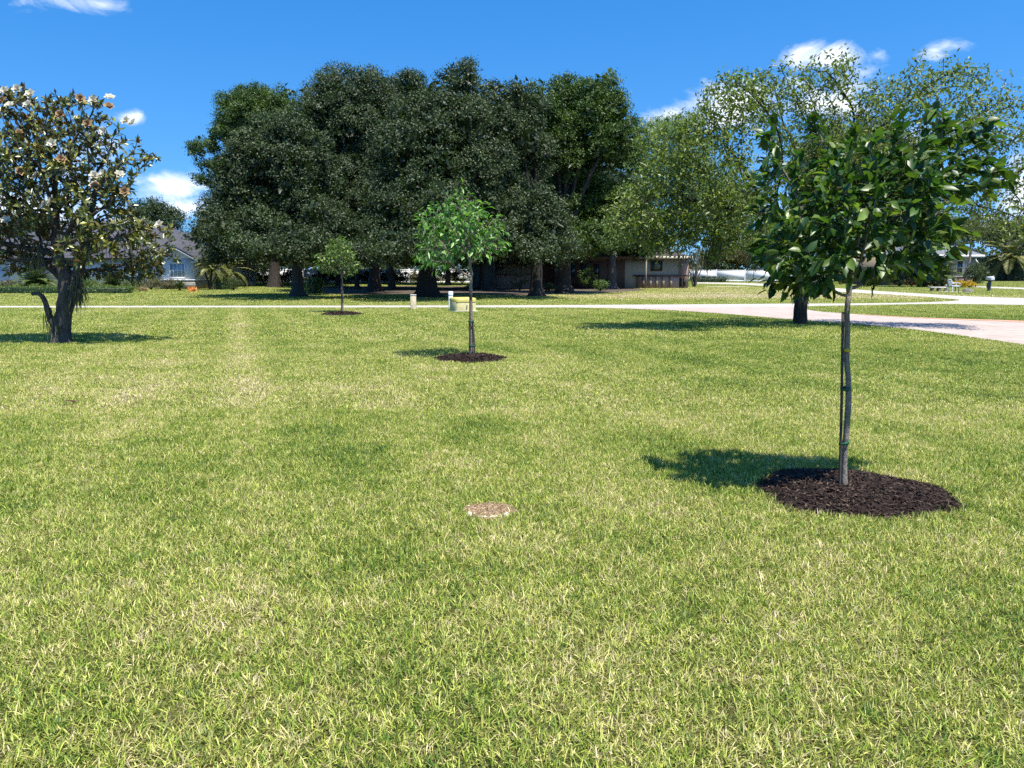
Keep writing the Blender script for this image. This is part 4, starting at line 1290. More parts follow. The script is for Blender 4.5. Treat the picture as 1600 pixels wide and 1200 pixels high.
def palm(name, b, th, tr, nf, fl, lab, mat, arch=1.0, cat="palm", lean=(0, 0), up0=.2, leafl=.42, wid=.05, group=None):
    root = thing(name, b, lab, cat, group)
    mb = MB()
    tube(mb, smooth_path([(0, 0, -.05), (lean[0] * .4, lean[1] * .4, th * .5), (lean[0], lean[1], th)], 8), np.linspace(tr * 1.15, tr, 8), 10, wob=.10)
    mb.obj("trunk", M['bark_dark'], root)
    fm = MB()
    for i in range(nf):
        a = i * 2.399963 + rs.normal() * .1
        el = math.radians(88 - 95 * ((i + .5) / nf) ** .8 * arch)
        l_ = fl * rs.uniform(.85, 1.1)
        t = np.linspace(0, 1, 9)
        e = el - t * (1.0 + .5 * rs.random()) * arch
        st_ = np.stack([np.cos(e), np.sin(e)], 1) * (l_ / 8)
        hx = np.concatenate([[0], np.cumsum(st_[:-1, 0])]); hz = np.concatenate([[0], np.cumsum(st_[:-1, 1])])
        q = np.stack([lean[0] + np.cos(a) * hx, lean[1] + np.sin(a) * hx, th + up0 * .2 + hz], 1)
        q[:, 2] = np.maximum(q[:, 2], .04)
        tube(fm, q, np.linspace(.018, .005, 9), 4)
        m = 40
        s_ = np.linspace(.1, 1, m)
        c = np.stack([np.interp(s_, t, q[:, j]) for j in range(3)], 1)
        tg = nrm(np.stack([np.interp(s_, t, np.gradient(q[:, j])) for j in range(3)], 1))
        sd = np.array([-math.sin(a), math.cos(a), 0.])
        ll = leafl * np.sin(np.pi * np.clip(s_ * .85 + .15, 0, 1)) ** .6 * fl * .5
        for sg in (-1, 1):
            D = nrm(tg * .75 + sg * sd + np.array([0, 0, -.25]) + rs.normal(size=(m, 3)) * .06)
            leaves(fm, c, D, np.cross(D, tg) * sg * np.array(1.) + [0, 0, .6], np.maximum(ll, .05), wid * fl * .4, droop=.2, fold=.05)
    fm.obj("fronds", mat, root)
    return root

def at(px, py):
    return G(px, py)

# left house garden
palm("sago_palm", at(58, 456), .55, .18, 38, 1.75, "spiky dark green sago palm beside the magnolia trunk", M['frond'], arch=.95)
palm("sago_palm", at(178, 453), .25, .15, 30, 1.45, "sago palm with a fan of fronds in the left house bed", M['frond'], arch=.85)
palm("sago_palm", at(126, 451), .25, .12, 22, 1.1, "partly hidden sago palm behind the mossy magnolia trunk", M['frond'], arch=.9)
b = at(328, 453)
root = palm("garden_palm", b, 1.55, .07, 22, 1.75, "double trunked feathery palm at the corner of the left house", M['frond_gold'], arch=1.05, lean=(.25, 0))
mb = MB()
tube(mb, smooth_path([(0, 0, 0), (-.12, 0, .7), (-.35, 0, 1.5)], 7), np.linspace(.075, .06, 7), 8, wob=.1)
mb.obj("trunk", M['bark_dark'], root)
palm("garden_palm", at(352, 451.5), 1.3, .08, 20, 2.1, "arching feathery palm right of the left house", M['frond_gold'], arch=1.15, lean=(.2, 0))
palm("spiky_plant", at(281, 454.5), .15, .08, 20, .75, "small dark spiky plant below the left house window", M['frond'], arch=.6, cat="plant")
g0, g1 = at(-60, 459), at(250, 458)
blades_hedge("low_hedge", g0[0], g1[0] - 1.2, g0[1], g0[1] + 1.0, .42, "long low clipped hedge edging the left house bed", M['leaf_hedge'], (.11, .06), 130)
g0, g1 = at(335, 453), at(356, 453)
blades_hedge("box_hedge", g0[0], g1[0], g0[1], g0[1] + 1.2, .82, "clipped yellow green box hedge at the left house corner", M['leaf_hedge'], (.1, .055), 220)
round_shrub("round_shrub", at(365, 454), (.62, .6, .44), "dark rounded shrub at the end of the yellow green hedge", M['leaf_bg'])
round_shrub("leafy_shrub", at(140, 452), (.55, .5, .42), "light green shrub between the sago palms", M['leaf_hedge'])
round_shrub("leafy_shrub", at(208, 453.5), (.6, .5, .35), "olive shrub right of the fan shaped sago palm", M['leaf_olive'])
round_shrub("leafy_shrub", at(262, 452.5), (.7, .5, .42), "dry looking shrub at the foot of the left house bay", M['leaf_dry'])
round_shrub("leafy_shrub", at(236, 453), (.9, .5, .45), "brownish shrub under the low right boughs of the magnolia", M['leaf_dry'])
round_shrub("leafy_shrub", at(15, 455), (.8, .5, .40), "flowering pale shrub at the far left bed", M['leaf_dry'])
round_shrub("flower_clump", at(300, 456), (.28, .25, .14), "orange flowers at the corner of the left house bed", M['leaf_orange'], "flowers", (.09, .06), 16, 14, .06)
round_shrub("flower_clump", at(222, 455), (.30, .25, .14), "pinkish pale flowers before the brown shrub", M['petal_old'], "flowers", (.08, .05), 12, 10, .06)

# clipped square topiary and dim shrubs by the fence
g0, g1 = at(480, 459), at(500, 459)
blades_hedge("square_topiary", g0[0], g1[0], g0[1], g0[1] + .8, .95, "clipped square green hedge block under the oaks", M['leaf_hedge'], (.10, .055), 240)
for i, (px, py, r, lab) in enumerate([(398, 443.5, (.9, .7, .6), "grey green shrub before the white fence, right of the left house"), (415, 443.5, (.8, .6, .45), "low dim shrub before the white fence"),
                                      (650, 446, (.7, .6, .8), "feathery brown shrub behind the timber post"), (440, 444, (.8, .6, .5), "low shrub left of the flared oak trunk"), (532, 443, (.9, .6, .6), "dim shrub under the oaks behind the small tree")]):
    round_shrub("dim_shrub", at(px, py), r, lab, M['leaf_dry'] if i in (2, 0) else M['leaf_bg'], leaf=(.14, .07), dens=4)

for i, (px, w2, h2, lab) in enumerate([(455, 1.2, .7, "dark shrub before the fence behind the flared oak trunk"), (510, 1.5, .62, "dark shrub before the fence between the square hedge and the thin stake"), (548, 1.2, .75, "dark shrub before the fence just right of the thin tree stake"),
                                  (575, 1.4, .6, "dark shrub before the fence left of the tall left of centre oak"), (602, 1.4, .72, "dark shrub before the fence right of the tall left of centre oak"), (628, 1.3, .6, "dark shrub before the fence left of the timber post"),
                                  (690, 1.6, .8, "dark shrub before the fence right of the thick central trunk"), (722, 1.5, .85, "dark shrub before the fence above the utility cabinet")]):
    round_shrub("dim_shrub", at(px, 442.8 + .5 * (i % 2)), (w2, .7, h2), lab, M['leaf_bg'] if i % 3 else M['leaf_darkhedge'], leaf=(.2, .1), dens=3)

# ------------------------------------------------------------------ fences
def fence(name, x0, x1, y0, y1, h, lab, step=2.4):
    root = thing(name, ((x0 + x1) / 2, (y0 + y1) / 2, 0), lab, "fence")
    n = max(2, round(abs(x1 - x0) / step))
    xs = np.linspace(x0, x1, n + 1) - (x0 + x1) / 2
    ys = np.linspace(y0, y1, n + 1) - (y0 + y1) / 2
    mb = MB()
    for i in range(n):
        a, b_ = np.array([xs[i], ys[i]]), np.array([xs[i + 1], ys[i + 1]])
        nn = np.array([-(b_ - a)[1], (b_ - a)[0]]); nn = nn / np.linalg.norm(nn)
        for z0, z1, th in ((.06, h - .05, .02), (.03, .17, .035), (h - .12, h, .035)):
            c = [a + nn * th, b_ + nn * th, b_ - nn * th, a - nn * th]
            v = [(*q, z0) for q in c] + [(*q, z1) for q in c]
            mb.add(v, quads=[(0, 1, 2, 3)[::-1], (4, 5, 6, 7), (0, 1, 5, 4), (1, 2, 6, 5), (2, 3, 7, 6), (3, 0, 4, 7)])
    mb.obj("panels", M['vinyl'], root)
    for x, y in zip(xs, ys):
        mb = MB()
        bbox(mb, x - .065, x + .065, y - .065, y + .065, 0, h + .08, .03)
        mb.obj("post", M['vinyl'], root)
a, b = at(1077, 439.0), at(1200, 441.3)
fence("vinyl_fence", a[0], b[0] + 4, a[1], b[1] - 2, 1.45, "long bright white vinyl fence right of the brick house")
a, b = at(385, 442), at(735, 442)
fence("vinyl_fence", a[0], b[0], a[1] + .1, b[1], 1.55, "white vinyl fence glimpsed behind the shaded oak trunks")
a, b = at(1078, 441), at(1146, 441.8)
blades_hedge("low_hedge", a[0], b[0], a[1] - 1, a[1], .55, "low dark hedge at the foot of the white fence", M['leaf_darkhedge'], (.2, .1), 60)
a, b = at(1532, 439), at(1640, 439)
blades_hedge("tall_hedge", a[0], b[0] + 6, a[1], a[1] + 2.5, 3.1, "tall dark hedge at the right edge behind the mailbox", M['leaf_darkhedge'], (.26, .13), 40, jit=.14)

# ------------------------------------------------------------------ distant woods closing the view
mb = MB()
n = 60000
x = rs.uniform(-190, 190, n); yy = rs.uniform(135, 160, n)
top = 5.5 + 1.8 * np.sin(x * .11 + 1) + 1.3 * np.sin(x * .31) + .9 * np.sin(x * .83 + yy * .2)
z = top * rs.random(n) ** .7
leaves(mb, np.stack([x, yy, z], 1), rdirs(n), nrm(rs.normal(size=(n, 3)) + [0, -.5, .8]), rs.uniform(.5, 1.1, n), rs.uniform(.3, .6, n))
tag(mb.obj("far_woods", M['leaf_bg']), "distant line of dark woods behind the houses", "woods", kind="stuff")

# ------------------------------------------------------------------ houses
def wall_box(parent, name, x0, x1, y0, y1, z0, z1, mat):
    mb = MB(); box(mb, x0, x1, y0, y1, z0, z1)
    return mb.obj(name, mat, parent)

def window(parent, x0, x1, z0, z1, y, cols, rows, fmat, gmat, w_=.06, arch=False):
    mb = MB()
    for a, b_ in ((x0, x0 + w_), (x1 - w_, x1)):
        box(mb, a, b_, y - .05, y + .02, z0, z1)
    for a, b_ in ((z0, z0 + w_), (z1 - w_, z1)):
        box(mb, x0 + w_, x1 - w_, y - .048, y + .02, a, b_)
    for i in range(1, cols):
        xx = x0 + (x1 - x0) * i / cols
        box(mb, xx - .018, xx + .018, y - .032, y + .02, z0 + w_, z1 - w_)
    for j in range(1, rows):
        zz = z0 + (z1 - z0) * j / rows
        box(mb, x0 + w_, x1 - w_, y - .036, y + .02, zz - .02, zz + .02)
    f = mb.obj("window", fmat, parent)
    mb = MB(); box(mb, x0 + .02, x1 - .02, y - .02, y + .01, z0 + .02, z1 - .02)
    mb.obj("pane", gmat, f)
    return f

def gable_roof(parent, name, x0, x1, y0, y1, ze, zr, mat, axis='y', th=.16, trim=None):
    """two sloping slabs; axis: direction of the ridge"""
    mb = MB()
    if axis == 'y':
        xm = (x0 + x1) / 2
        for a, b_ in ((x0, xm), (x1, xm)):
            v = [(a, y0, ze), (b_, y0, zr), (b_, y1, zr), (a, y1, ze), (a, y0, ze + th), (b_, y0, zr + th), (b_, y1, zr + th), (a, y1, ze + th)]
            mb.add(v, quads=[(0, 1, 2, 3), (4, 7, 6, 5), (0, 4, 5, 1), (3, 2, 6, 7), (0, 3, 7, 4)])
    else:
        ym = (y0 + y1) / 2
        for a, b_ in ((y0, ym), (y1, ym)):
            v = [(x0, a, ze), (x0, b_, zr), (x1, b_, zr), (x1, a, ze), (x0, a, ze + th), (x0, b_, zr + th), (x1, b_, zr + th), (x1, a, ze + th)]
            mb.add(v, quads=[(0, 1, 2, 3), (4, 7, 6, 5), (0, 4, 5, 1), (3, 2, 6, 7), (0, 3, 7, 4)])
    return mb.obj(name, mat, parent)

def hip_roof(parent, name, x0, x1, y0, y1, ze, zr, mat, th=.14, hip=1.):
    ym = (y0 + y1) / 2; r_ = (y1 - y0) / 2 * hip
    v = [(x0, y0, ze), (x1, y0, ze), (x1, y1, ze), (x0, y1, ze), (x0, y0, ze + th), (x1, y0, ze + th), (x1, y1, ze + th), (x0, y1, ze + th),
         (x0 + r_, ym, zr), (x1 - r_, ym, zr)]
    mb = MB()
    mb.add(v, quads=[(0, 3, 2, 1), (0, 1, 5, 4), (1, 2, 6, 5), (2, 3, 7, 6), (3, 0, 4, 7), (4, 5, 9, 8), (6, 7, 8, 9)], tris=[(5, 6, 9), (7, 4, 8)])
    return mb.obj(name, mat, parent)

def X(px, Y):
    return (px - 800) / FPX * (Y * CP + .237)
def Z(py, Y):
    return P(800, py, Y)[2]

# left house ------------------------------------------------------
Yh = 61.0
ox = X(279, Yh)
root = thing("house", (ox, Yh, 0), "pale stucco house with dark grey roofs and stone base, partly behind the magnolia", "house")
bw, bd = 1.27, 3.4
ze = 2.42
mb = MB(); box(mb, -bw, bw, 0, bd, 0, ze)
zr = 3.32
mb.add([(-bw - .0, 0.0, ze), (bw, 0.0, ze), (0, 0.0, zr - .14), (-bw, .25, ze), (bw, .25, ze), (0, .25, zr - .14)], tris=[(0, 1, 2), (3, 5, 4)])
mb.obj("bay_wall", M['bluewall'], root)
gable_roof(root, "bay_roof", -1.93, 1.93, -.62, 5.4, ze - .18, zr + .02, M['roof_grey'])
# rake boards under the gable edge and the little soffit returns
mb = MB()
for s_ in (-1, 1):
    v = []
    for dy in (-.60, -.52):
        v += [(s_ * 1.9, dy, ze - .32), (0, dy, zr - .13), (0, dy, zr + .015), (s_ * 1.9, dy, ze - .185)]
    mb.add(v, quads=[(0, 1, 2, 3), (7, 6, 5, 4), (0, 4, 5, 1), (3, 2, 6, 7)])
    box(mb, min(s_ * 1.28, s_ * 1.9), max(s_ * 1.28, s_ * 1.9), -.51, .6, ze - .32, ze - .26)
mb.obj("rake_boards", M['white_paint'], root)
window(root, -.62, .66, .86, 2.08, -.012, 4, 2, M['white_paint'], M['glass_pale'], .08)
wall_box(root, "stone_base", -bw - .1, bw + .1, -.1, bd - .2, 0, .70, M['ledgestone'])
wall_box(root, "stone_sill", -bw - .14, bw + .14, -.14, bd - .25, .70, .77, M['white_paint'])
# main body to the left and the recessed wall on the right
L0 = X(-70, Yh + 3) - ox
R0 = X(336, Yh + 3) - ox
wall_box(root, "wall", L0, R0 - .55, 3.0, 15.0, 0, 2.42, M['bluewall'])
hip_roof(root, "roof", L0 - .6, R0 + .1, 2.3, 15.7, 2.40, 5.9, M['roof_grey'], hip=1.2)
wall_box(root, "fascia", bw + .7, R0 + .12, 2.24, 2.295, 2.30, 2.52, M['white_paint'])
wall_box(root, "stone_base", bw + .11, R0 - .54, 2.9, 3.1, 0, .70, M['ledgestone'])
window(root, 1.75, 2.25, .8, 2.05, 2.98, 1, 2, M['white_paint'], M['glass'], .05)
window(root, -4.6, -3.2, .7, 2.05, 2.98, 2, 2, M['white_paint'], M['glass'], .06)
window(root, -7.6, -6.2, .7, 2.05, 2.98, 2, 2, M['white_paint'], M['glass'], .06)
wx = X(318, Yh + 3.2) - ox
wall_box(root, "door", wx - .42, wx + .1, 2.955, 3.06, .05, 2.08, M['dark'])
mb = MB(); tube(mb, [(X(307, Yh + 4.5) - ox, 4.5, 2.7), (X(307, Yh + 4.5) - ox, 4.5, 3.1), (X(307, Yh + 4.5) - ox, 4.5, Z(384, Yh + 4.5))], .055, 8)
mb.obj("vent_pipe", M['white_paint'], root)
# projecting garage wing at the far left
gx0, gx1 = X(-120, Yh - 1) - ox, X(24, Yh - 1) - ox
wall_box(root, "wing_wall", gx0, gx1, -1.0, 2.99, 0, 2.36, M['bluewall'])
wall_box(root, "garage_door", gx0 + .8, gx1 - .35, -1.05, -.9, .03, 1.62, M['garage'])
hip_roof(root, "wing_roof", gx0 - .5, gx1 + .5, -1.6, 5.2, 2.34, 4.2, M['roof_grey'], hip=.9)

# brick and tan house under the oaks ---------------------------------
Yh = 64.0
x0, x1 = X(735, Yh), X(1077, Yh)
ox = (x0 + x1) / 2
root = thing("house", (ox, Yh, 0), "low tan house with red brick base in deep shade behind the oaks", "house")
def hx(px): return X(px, Yh) - ox
wall_box(root, "wall", hx(768), hx(1059), 0, 9, 0, 2.45, M['tanwall'])
wall_box(root, "end_wall", hx(1059) + .002, hx(1076), .35, 8, 0, 2.40, M['brick'])
wall_box(root, "teal_wall", hx(735), hx(768) - .002, -.4, 8, 0, 2.45, M['tealwall'])
wall_box(root, "brick_base", hx(770), hx(830), -.12, .1, 0, 1.10, M['brick'])
wall_box(root, "brick_base", hx(995), hx(1060), -.12, .1, 0, .98, M['brick'])
wall_box(root, "ledge", hx(770) - .02, hx(830) + .03, -.2, .09, 1.10, 1.19, M['brown'])
wall_box(root, "ledge", hx(990), hx(1076), -.2, .09, .98, 1.10, M['brown'])
wall_box(root, "porch_wall", hx(832), hx(976), -.02, .1, 0, 2.3, M['brown'])
for a, b_ in ((890, 899), (908, 915), (928, 936)):
    window(root, hx(a), hx(b_), .9, 2.0, -.04, 1, 1, M['brown'], M['glass'], .04)
window(root, hx(1016), hx(1034), 1.42, 2.28, -.012, 2, 1, M['brown'], M['glass'], .05)
window(root, hx(775), hx(786), 1.5, 2.25, -.012, 1, 1, M['brown'], M['glass'], .05)
for a in (1003, 1014, 1024, 1034, 1046):
    wall_box(root, "brick_pier", hx(a), hx(a + 3), -.24, -.121, 0, .97, M['brick_dark'] if a % 2 else M['tanwall'])
wall_box(root, "post", hx(1003), hx(1004.6), -1.6, -1.5, 0, 2.35, M['tanwall'])
for a in (1063, 1069):
    wall_box(root, "shutter", hx(a), hx(a + 3), .28, .349, .2, .8, M['dark'])
hip_roof(root, "roof", hx(730), hx(1078), -.75, 10.5, 2.45, 4.1, M['roof_brown'], hip=.8)
wall_box(root, "fascia", hx(730) - .01, hx(990), -.83, -.755, 2.42, 2.60, M['brown'])  # brown paints the deep shade on this stretch of pale fascia
wall_box(root, "fascia", hx(990) + .002, hx(1078) + .01, -.83, -.755, 2.42, 2.60, M['cream'])  # lit end of the same fascia, kept pale
# right house ------------------------------------------------------
Yh = 74.0
ox = X(1470, Yh)
root = thing("house", (ox, Yh, 0), "cream and tan house with grey hipped roof and plum brick base at right", "house")
def hx(px): return X(px, Yh) - ox
wall_box(root, "wall", hx(1392), hx(1521), 0, 11, 0, 2.75, M['tanwall'])
wall_box(root, "quoin_wall", hx(1484), hx(1513), -.06, .1, .84, 2.73, M['cream'])
window(root, hx(1490), hx(1502), 1.0, 2.45, -.08, 1, 2, M['cream'], M['glass'], .12)
window(root, hx(1420), hx(1434), .9, 2.3, -.02, 2, 2, M['white_paint'], M['glass'], .06)
wall_box(root, "shutter", hx(1505), hx(1511), -.09, -.061, 1.1, 2.4, M['garage'])
wall_box(root, "brick_base", hx(1470), hx(1519), -.14, .08, 0, .84, M['brick_dark'])
wall_box(root, "ledge", hx(1470) - .04, hx(1519) + .04, -.2, .08, .84, .94, M['cream'])
hip_roof(root, "roof", hx(1384), hx(1527), -.7, 11.7, 2.75, 6.1, M['roof_pale'], hip=1.)
wall_box(root, "fascia", hx(1384) - .01, hx(1527) + .01, -.78, -.705, 2.68, 2.90, M['white_paint'])
wall_box(root, "wing_wall", hx(1521) + .002, hx(1536), 2.5, 10, 0, 2.2, M['tanwall'])
gable_roof(root, "wing_roof", hx(1512), hx(1544), 1.9, 10.4, 2.05, 3.25, M['roof_pale'])
mb = MB()
for s_ in (-1, 1):
    cx_ = (hx(1512) + hx(1544)) / 2; hw = (hx(1544) - hx(1512)) / 2
    v = []
    for dy in (1.86, 1.895):
        v += [(cx_ + s_ * hw, dy, 2.0), (cx_, dy, 3.2), (cx_, dy, 3.42), (cx_ + s_ * hw, dy, 2.22)]
    mb.add(v, quads=[(0, 1, 2, 3), (7, 6, 5, 4), (0, 4, 5, 1), (3, 2, 6, 7)])
mb.obj("rake_boards", M['white_paint'], root)

# right house garden -------------------------------------------------
palm("fan_palm", at(1472, 448.5), .9, .12, 24, 1.9, "arching green palm before the right house wall", M['frond'], arch=1.0)
palm("queen_palm", at(1574, 439), 3.0, .22, 26, 4.6, "tall palm with golden drooping fronds above the dark hedge", M['frond_gold'], arch=1.1)
round_shrub("cone_shrub", at(1524, 448.5), (.85, .8, 1.05), "big rounded clipped shrub at the right house corner", M['leaf_bg'], leaf=(.12, .07), dens=8)
for px, py, r, lab in [(1487, 449, .42, "yellow flowers left of the window under the right house"), (1502, 449.5, .46, "yellow flower mound between two others by the plum brick base"), (1514, 449.5, .40, "yellow flowers nearest the clipped rounded shrub")]:
    round_shrub("flower_mound", at(px, py), (r, r, r * .6), lab, M['leaf_yellow'], "flowers", (.10, .07), 12, 14, .07, group="yellow flower mounds")
round_shrub("red_shrub", at(1424, 448.5), (.9, .6, .55), "red leaved plant by the right house entrance", M['leaf_red'], leaf=(.22, .09), dens=4, per=14)
round_shrub("leafy_shrub", at(1446, 449), (.8, .7, .7), "dark green shrub at the foot of the ivied trunk", M['leaf_darkhedge'], leaf=(.16, .08))
round_shrub("leafy_shrub", at(1460, 449), (.7, .6, .5), "dark reddish shrub under the palm at the right house", M['leaf_darkhedge'], leaf=(.16, .08))
round_shrub("leafy_shrub", at(1405, 448.5), (1.0, .7, .65), "dark shrub left of the red leaved plant", M['leaf_bg'], leaf=(.16, .08))
b = at(1441, 448.6)
dense_tree("ivied_tree", b, sil(b, b[1], [(1438, 350, 46, 30, 0, 9), (1460, 375, 26, 18, -.5, 6), (1415, 372, 26, 20, .5, 6)]), .28, "tree with a thick straight trunk before the right house", "tree", M['leaf_laurel'], M['bark_grey'], dens=1.8, leaf=(.2, .09), fork=.75)
b = at(1507, 448)
stemmed_shrub("leaning_tree", b, b[1], [([(1507, 449, 0), (1511, 425, 0), (1515, 408, 0), (1517, 388, 0), (1516, 372, 0)], .16)], [(1518, 355, 40, 20, 0), (1545, 362, 30, 16, 0), (1495, 358, 24, 14, 0), (1560, 345, 24, 14, .5)],
              "pale slender leaning tree before the right house roof", "tree", M['leaf_olive'], M['bark_pale'], (.2, .09), dens=1.6, per=20, sub=.24)

# brick house garden
round_shrub("leafy_shrub", at(938, 455), (.5, .5, .38), "small rounded light green shrub before the brick house", M['leaf_hedge'])
round_shrub("leafy_shrub", at(916, 452), (.6, .5, .85), "upright yellowish shrub in the shade by the brick house", M['leaf_hedge'], leaf=(.16, .07), dens=4)
round_shrub("leafy_shrub", at(812, 455), (.75, .5, .70), "twiggy brown shrub against the sunlit brick base", M['leaf_dry'], leaf=(.12, .05), dens=4)
round_shrub("leafy_shrub", at(856, 457), (.5, .4, .28), "low dry shrub right of the thick dark oak trunk", M['leaf_dry'], leaf=(.12, .05), dens=4)
round_shrub("leafy_shrub", at(1069, 449), (.35, .35, .38), "small green shrub at the brick house corner", M['leaf_hedge'])

# ------------------------------------------------------------------ utilities on the near verge
b = G(729, 487.2); Yb = b[1]
root = thing("utility_box", b, "squat weathered yellow green utility cabinet on the verge behind the middle young tree", "utility box")
m = mpp(Yb)
hw, hh = 16 * m, 21.5 * m
mb = MB(); bbox(mb, -hw, hw, 0, 1.0, .03, hh * .93, .05)
o = mb.obj("cabinet", M['utility_old'], root)
mb = MB(); bbox(mb, -hw - .012, hw + .012, -.012, 1.012, hh * .70, hh, .06)
mb.obj("lid", M['utility'], root)
mb = MB(); bbox(mb, -hw - .06, hw + .06, -.06, 1.06, -.02, .035, .01)
mb.obj("pad", M['stone_grey'], root)
mb = MB(); tube(mb, [(.02, -.02, hh * .5), (.02, -.055, hh * .5), (.02, -.06, hh * .48)], .025, 8)
mb.obj("lock", M['steel'], root)
root.rotation_euler = (0, 0, math.radians(20))
b = G(704.5, 481.5); Yb = b[1]; m = mpp(Yb)
root = thing("pedestal", b, "white plastic service pedestal standing just behind the utility cabinet", "pedestal")
mb = MB(); bbox(mb, -.085, .085, -.085, .085, -.05, 26 * m * .86, .02); mb.obj("post", M['pvc'], root)
mb = MB(); bbox(mb, -.095, .095, -.095, .095, 26 * m * .78, 26 * m, .03); mb.obj("cap", M['pvc'], root)
b = G(646, 483.5); Yb = b[1]; m = mpp(Yb)
root = thing("marker_post", b, "short thick weathered timber post on the verge left of the utility cabinet", "post")
mb = MB(); bbox(mb, -4.2 * m, 4.2 * m, -.11, .11, -.05, 22.5 * m, .02); mb.obj("timber", M['post_tan'], root)
mb = MB(); bbox(mb, -4.5 * m, 4.5 * m, -.12, .12, 22.0 * m, 23.2 * m, .015); mb.obj("cap", M['stone_grey'], root)

# ------------------------------------------------------------------ garden seat group and mailbox across the road
b = G(1490, 456.5); m = mpp(b[1])
root = thing("garden_chair", b, "pale blue white garden chair on the sandy patch across the road", "chair")
w_ = .26
mb = MB(); bbox(mb, -w_, w_ + .06, -.24, .24, .40, .45, .015); mb.obj("seat", M['chair_white'], root)
mb = MB()
for y in np.linspace(-.2, .2, 5):
    v0, v1 = np.array([-w_ + .02, y, .46]), np.array([-w_ - .08, y, .84])
    tube(mb, [v0, (v0 + v1) / 2, v1], .035, 6)
tube(mb, [(-w_ - .08, -.24, .82), (-w_ - .085, 0, .86), (-w_ - .08, .24, .82)], .035, 6)
mb.obj("backrest", M['chair_white'], root)
for sx in (-1, 1):
    for sy in (-1, 1):
        mb = MB(); tube(mb, [(sx * w_ * .85, sy * .2, -.02), (sx * w_ * .85, sy * .2, .2), (sx * w_ * .8, sy * .2, .41)], .03, 6); mb.obj("leg", M['chair_white'] if sx < 0 else M['post_dark'], root)
for sy in (-1, 1):
    mb = MB(); tube(mb, [(-w_, sy * .25, .62), (0, sy * .26, .64), (w_, sy * .25, .62), (w_ + .02, sy * .24, .44)], .022, 6); mb.obj("armrest", M['chair_white'], root)
b = G(1464, 455.5)
root = thing("stone_bench", b, "low grey stone bench with dark feet left of the garden chair", "bench")
mb = MB(); bbox(mb, -.55, .55, -.2, .2, .26, .34, .02); mb.obj("seat", M['stone_grey'], root)
for sx in (-1, 0.3):
    mb = MB(); bbox(mb, sx * .36 - .08, sx * .36 + .08, -.16, .16, -.02, .26, .02); mb.obj("leg", M['rock'], root)
b = G(1477.5, 455)
root = thing("garden_ornament", b, "small dark garden ornament between the stone bench and the chair", "ornament")
mb = MB(); tube(mb, [(0, 0, -.02), (0, 0, .08), (.01, 0, .16), (0, 0, .26), (0, 0, .33)], [.16, .14, .07, .11, .06], 9); mb.obj("body", M['rock'], root, smooth=True)
mb = MB(); tube(mb, [(0, 0, .33), (0, -.01, .38), (0, -.02, .44), (0, -.02, .47)], [.05, .075, .07, .03], 9); mb.obj("head", M['stone_grey'], root, smooth=True)
b = G(1512, 456)
mb = MB()
d = rdirs(1)
u, v = np.meshgrid(np.linspace(0, 2 * math.pi, 14, endpoint=False), np.linspace(.02, math.pi * .5, 6), indexing='ij')
pp = np.stack([np.cos(u) * np.sin(v) * .38, np.sin(u) * np.sin(v) * .26, np.cos(v) * .24 - .02], -1)
pp *= (1 + .16 * np.sin(3 * u + 1) * np.sin(v) + .1 * np.sin(5 * u + 2 * v))[..., None]
q = [(i * 6 + j, i * 6 + j + 1, ((i + 1) % 14) * 6 + j + 1, ((i + 1) % 14) * 6 + j) for i in range(14) for j in range(5)]
mb.add(pp.reshape(-1, 3), quads=q)
tag(mb.obj("garden_rock", M['rock'], loc=tuple(b)), "dark rounded rock on the sandy patch right of the garden chair", "rock")
b = G(1545, 455)
root = thing("mailbox", b, "pale mailbox on a thick dark post at the right edge", "mailbox")
mb = MB(); bbox(mb, -.09, .09, -.09, .09, -.05, .78, .02); mb.obj("post", M['post_dark'], root)
mb = MB(); box(mb, -.05, .05, -.30, .20, .70, .78); box(mb, -.17, -.091, -.05, .05, .25, .60); mb.obj("bracket", M['post_dark'], root)
mb = MB()
a = np.linspace(0, math.pi, 9)
pr = [(-.14, .80), ] + [(-.14 * math.cos(t), .90 + .13 * math.sin(t)) for t in a] + [(.14, .80)]
pr = [(-.15, .79)] + [(-.15 * math.cos(t), .92 + .14 * math.sin(t)) for t in a] + [(.15, .79)]
n_ = len(pr)
v = [(x_, -.32, z_) for x_, z_ in pr] + [(x_, .28, z_) for x_, z_ in pr]
mb.add(v, quads=[(i, i + n_, (i + 1) % n_ + n_, (i + 1) % n_) for i in range(n_)], tris=[(0, i, i + 1) for i in range(1, n_ - 1)] + [(n_, n_ + i + 1, n_ + i) for i in range(1, n_ - 1)])
bx_ = mb.obj("box", M['steel'], root)
mb = MB(); bbox(mb, -.13, .13, -.345, -.321, .80, 1.0, .008); dr = mb.obj("door", M['steel'], bx_)
mb = MB(); box(mb, .151, .165, -.2, -.16, .88, 1.12); box(mb, .151, .166, -.16, -.06, 1.03, 1.12); mb.obj("flag", M['stone_grey'], bx_)

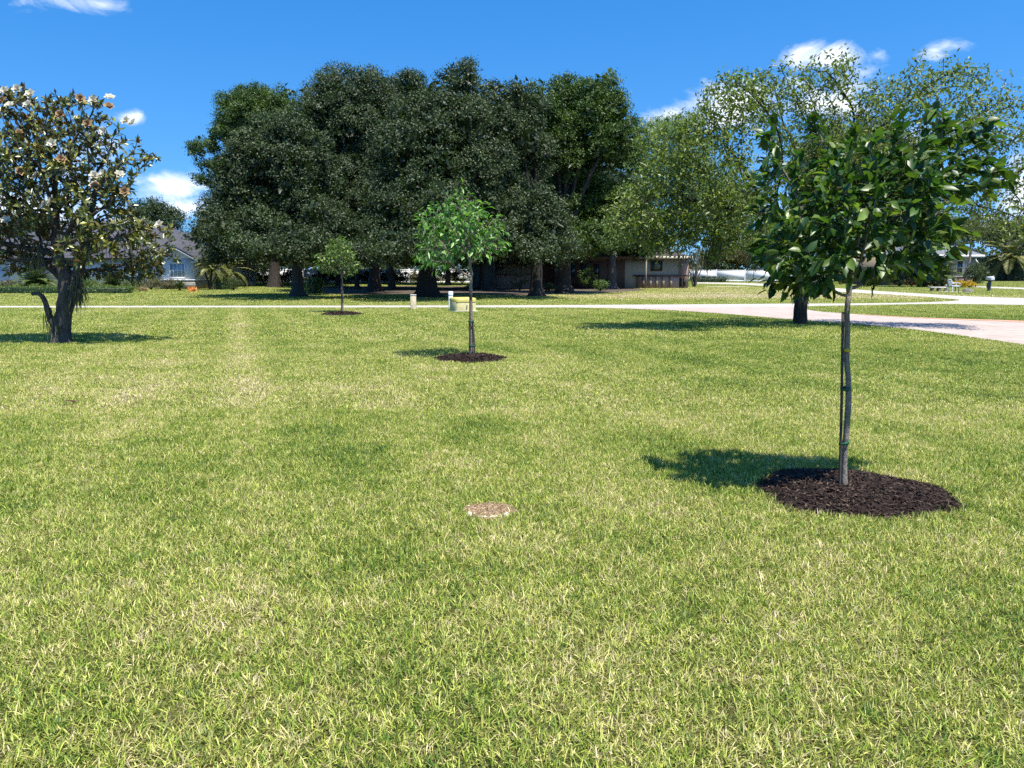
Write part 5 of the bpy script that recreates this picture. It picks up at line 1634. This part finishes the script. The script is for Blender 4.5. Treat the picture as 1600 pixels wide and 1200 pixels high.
# ------------------------------------------------------------------ bare hole with its pale rim, fallen leaf
c, rx, ry = PATCH
root = thing("bare_patch", (c[0], c[1], 0), "small bare straw coloured hole with a pale stone rim in the near lawn", "bare patch")
mb = MB()
a = np.linspace(0, 2 * math.pi, 28, endpoint=False)
wv = 1 + .08 * np.sin(3 * a) + .06 * np.sin(5 * a + 1)
v = [(0, 0, .004)]
for t, z in ((.35, .006), (.7, .012), (1.0, .02), (1.12, .004)):
    v += [(math.cos(t_) * rx * t * w__, math.sin(t_) * ry * t * w__, z + rs.normal() * .003) for t_, w__ in zip(a, wv)]
mb.add(v, tris=[(0, 1 + j, 1 + (j + 1) % 28) for j in range(28)], quads=[(1 + i * 28 + j, 1 + (i + 1) * 28 + j, 1 + (i + 1) * 28 + (j + 1) % 28, 1 + i * 28 + (j + 1) % 28) for i in range(3) for j in range(28)])
mb.obj("soil", M['soil'], root, smooth=True)
mb = MB()
nn_ = 900
t = np.sqrt(rs.random(nn_)); a = rs.random(nn_) * 2 * math.pi
p = np.stack([np.cos(a) * rx * t * 1.05, np.sin(a) * ry * t * 1.05, rs.uniform(.012, .03, nn_)], 1)
leaves(mb, p, rs.normal(size=(nn_, 3)) * [1, 1, .2], np.array([0, 0, 1.]) + rs.normal(size=(nn_, 3)) * .4, rs.uniform(.01, .035, nn_), rs.uniform(.003, .006, nn_))
tag(mb.obj("straw", M['straw'], root), kind="stuff")
mb = MB()
aa = np.linspace(math.radians(205), math.radians(325), 14)
q = np.stack([np.cos(aa) * rx * .93, np.sin(aa) * ry * .93, .008 + .005 * np.sin(aa * 9)], 1)
tube(mb, q, .014 * (1 + .55 * np.sin(aa * 7)), 7, wob=.25)
mb.obj("stone_rim", M['pale_rim'], root, smooth=True)
b = G(108, 634)
lm = MB()
for i in range(3):
    leaves(lm, np.array([[-.06 + .04 * i, .01 * i, .055]]), np.array([[1., .15 - .3 * i, .12]]), np.array([[.1, -.2, 1.]]), .13 - .02 * i, .035, kind='broad', fold=.3, droop=.2)
tag(lm.obj("fallen_leaf", M['brown'], loc=tuple(b)), "curled dark brown dead leaf lying on the lawn at left", "leaf")
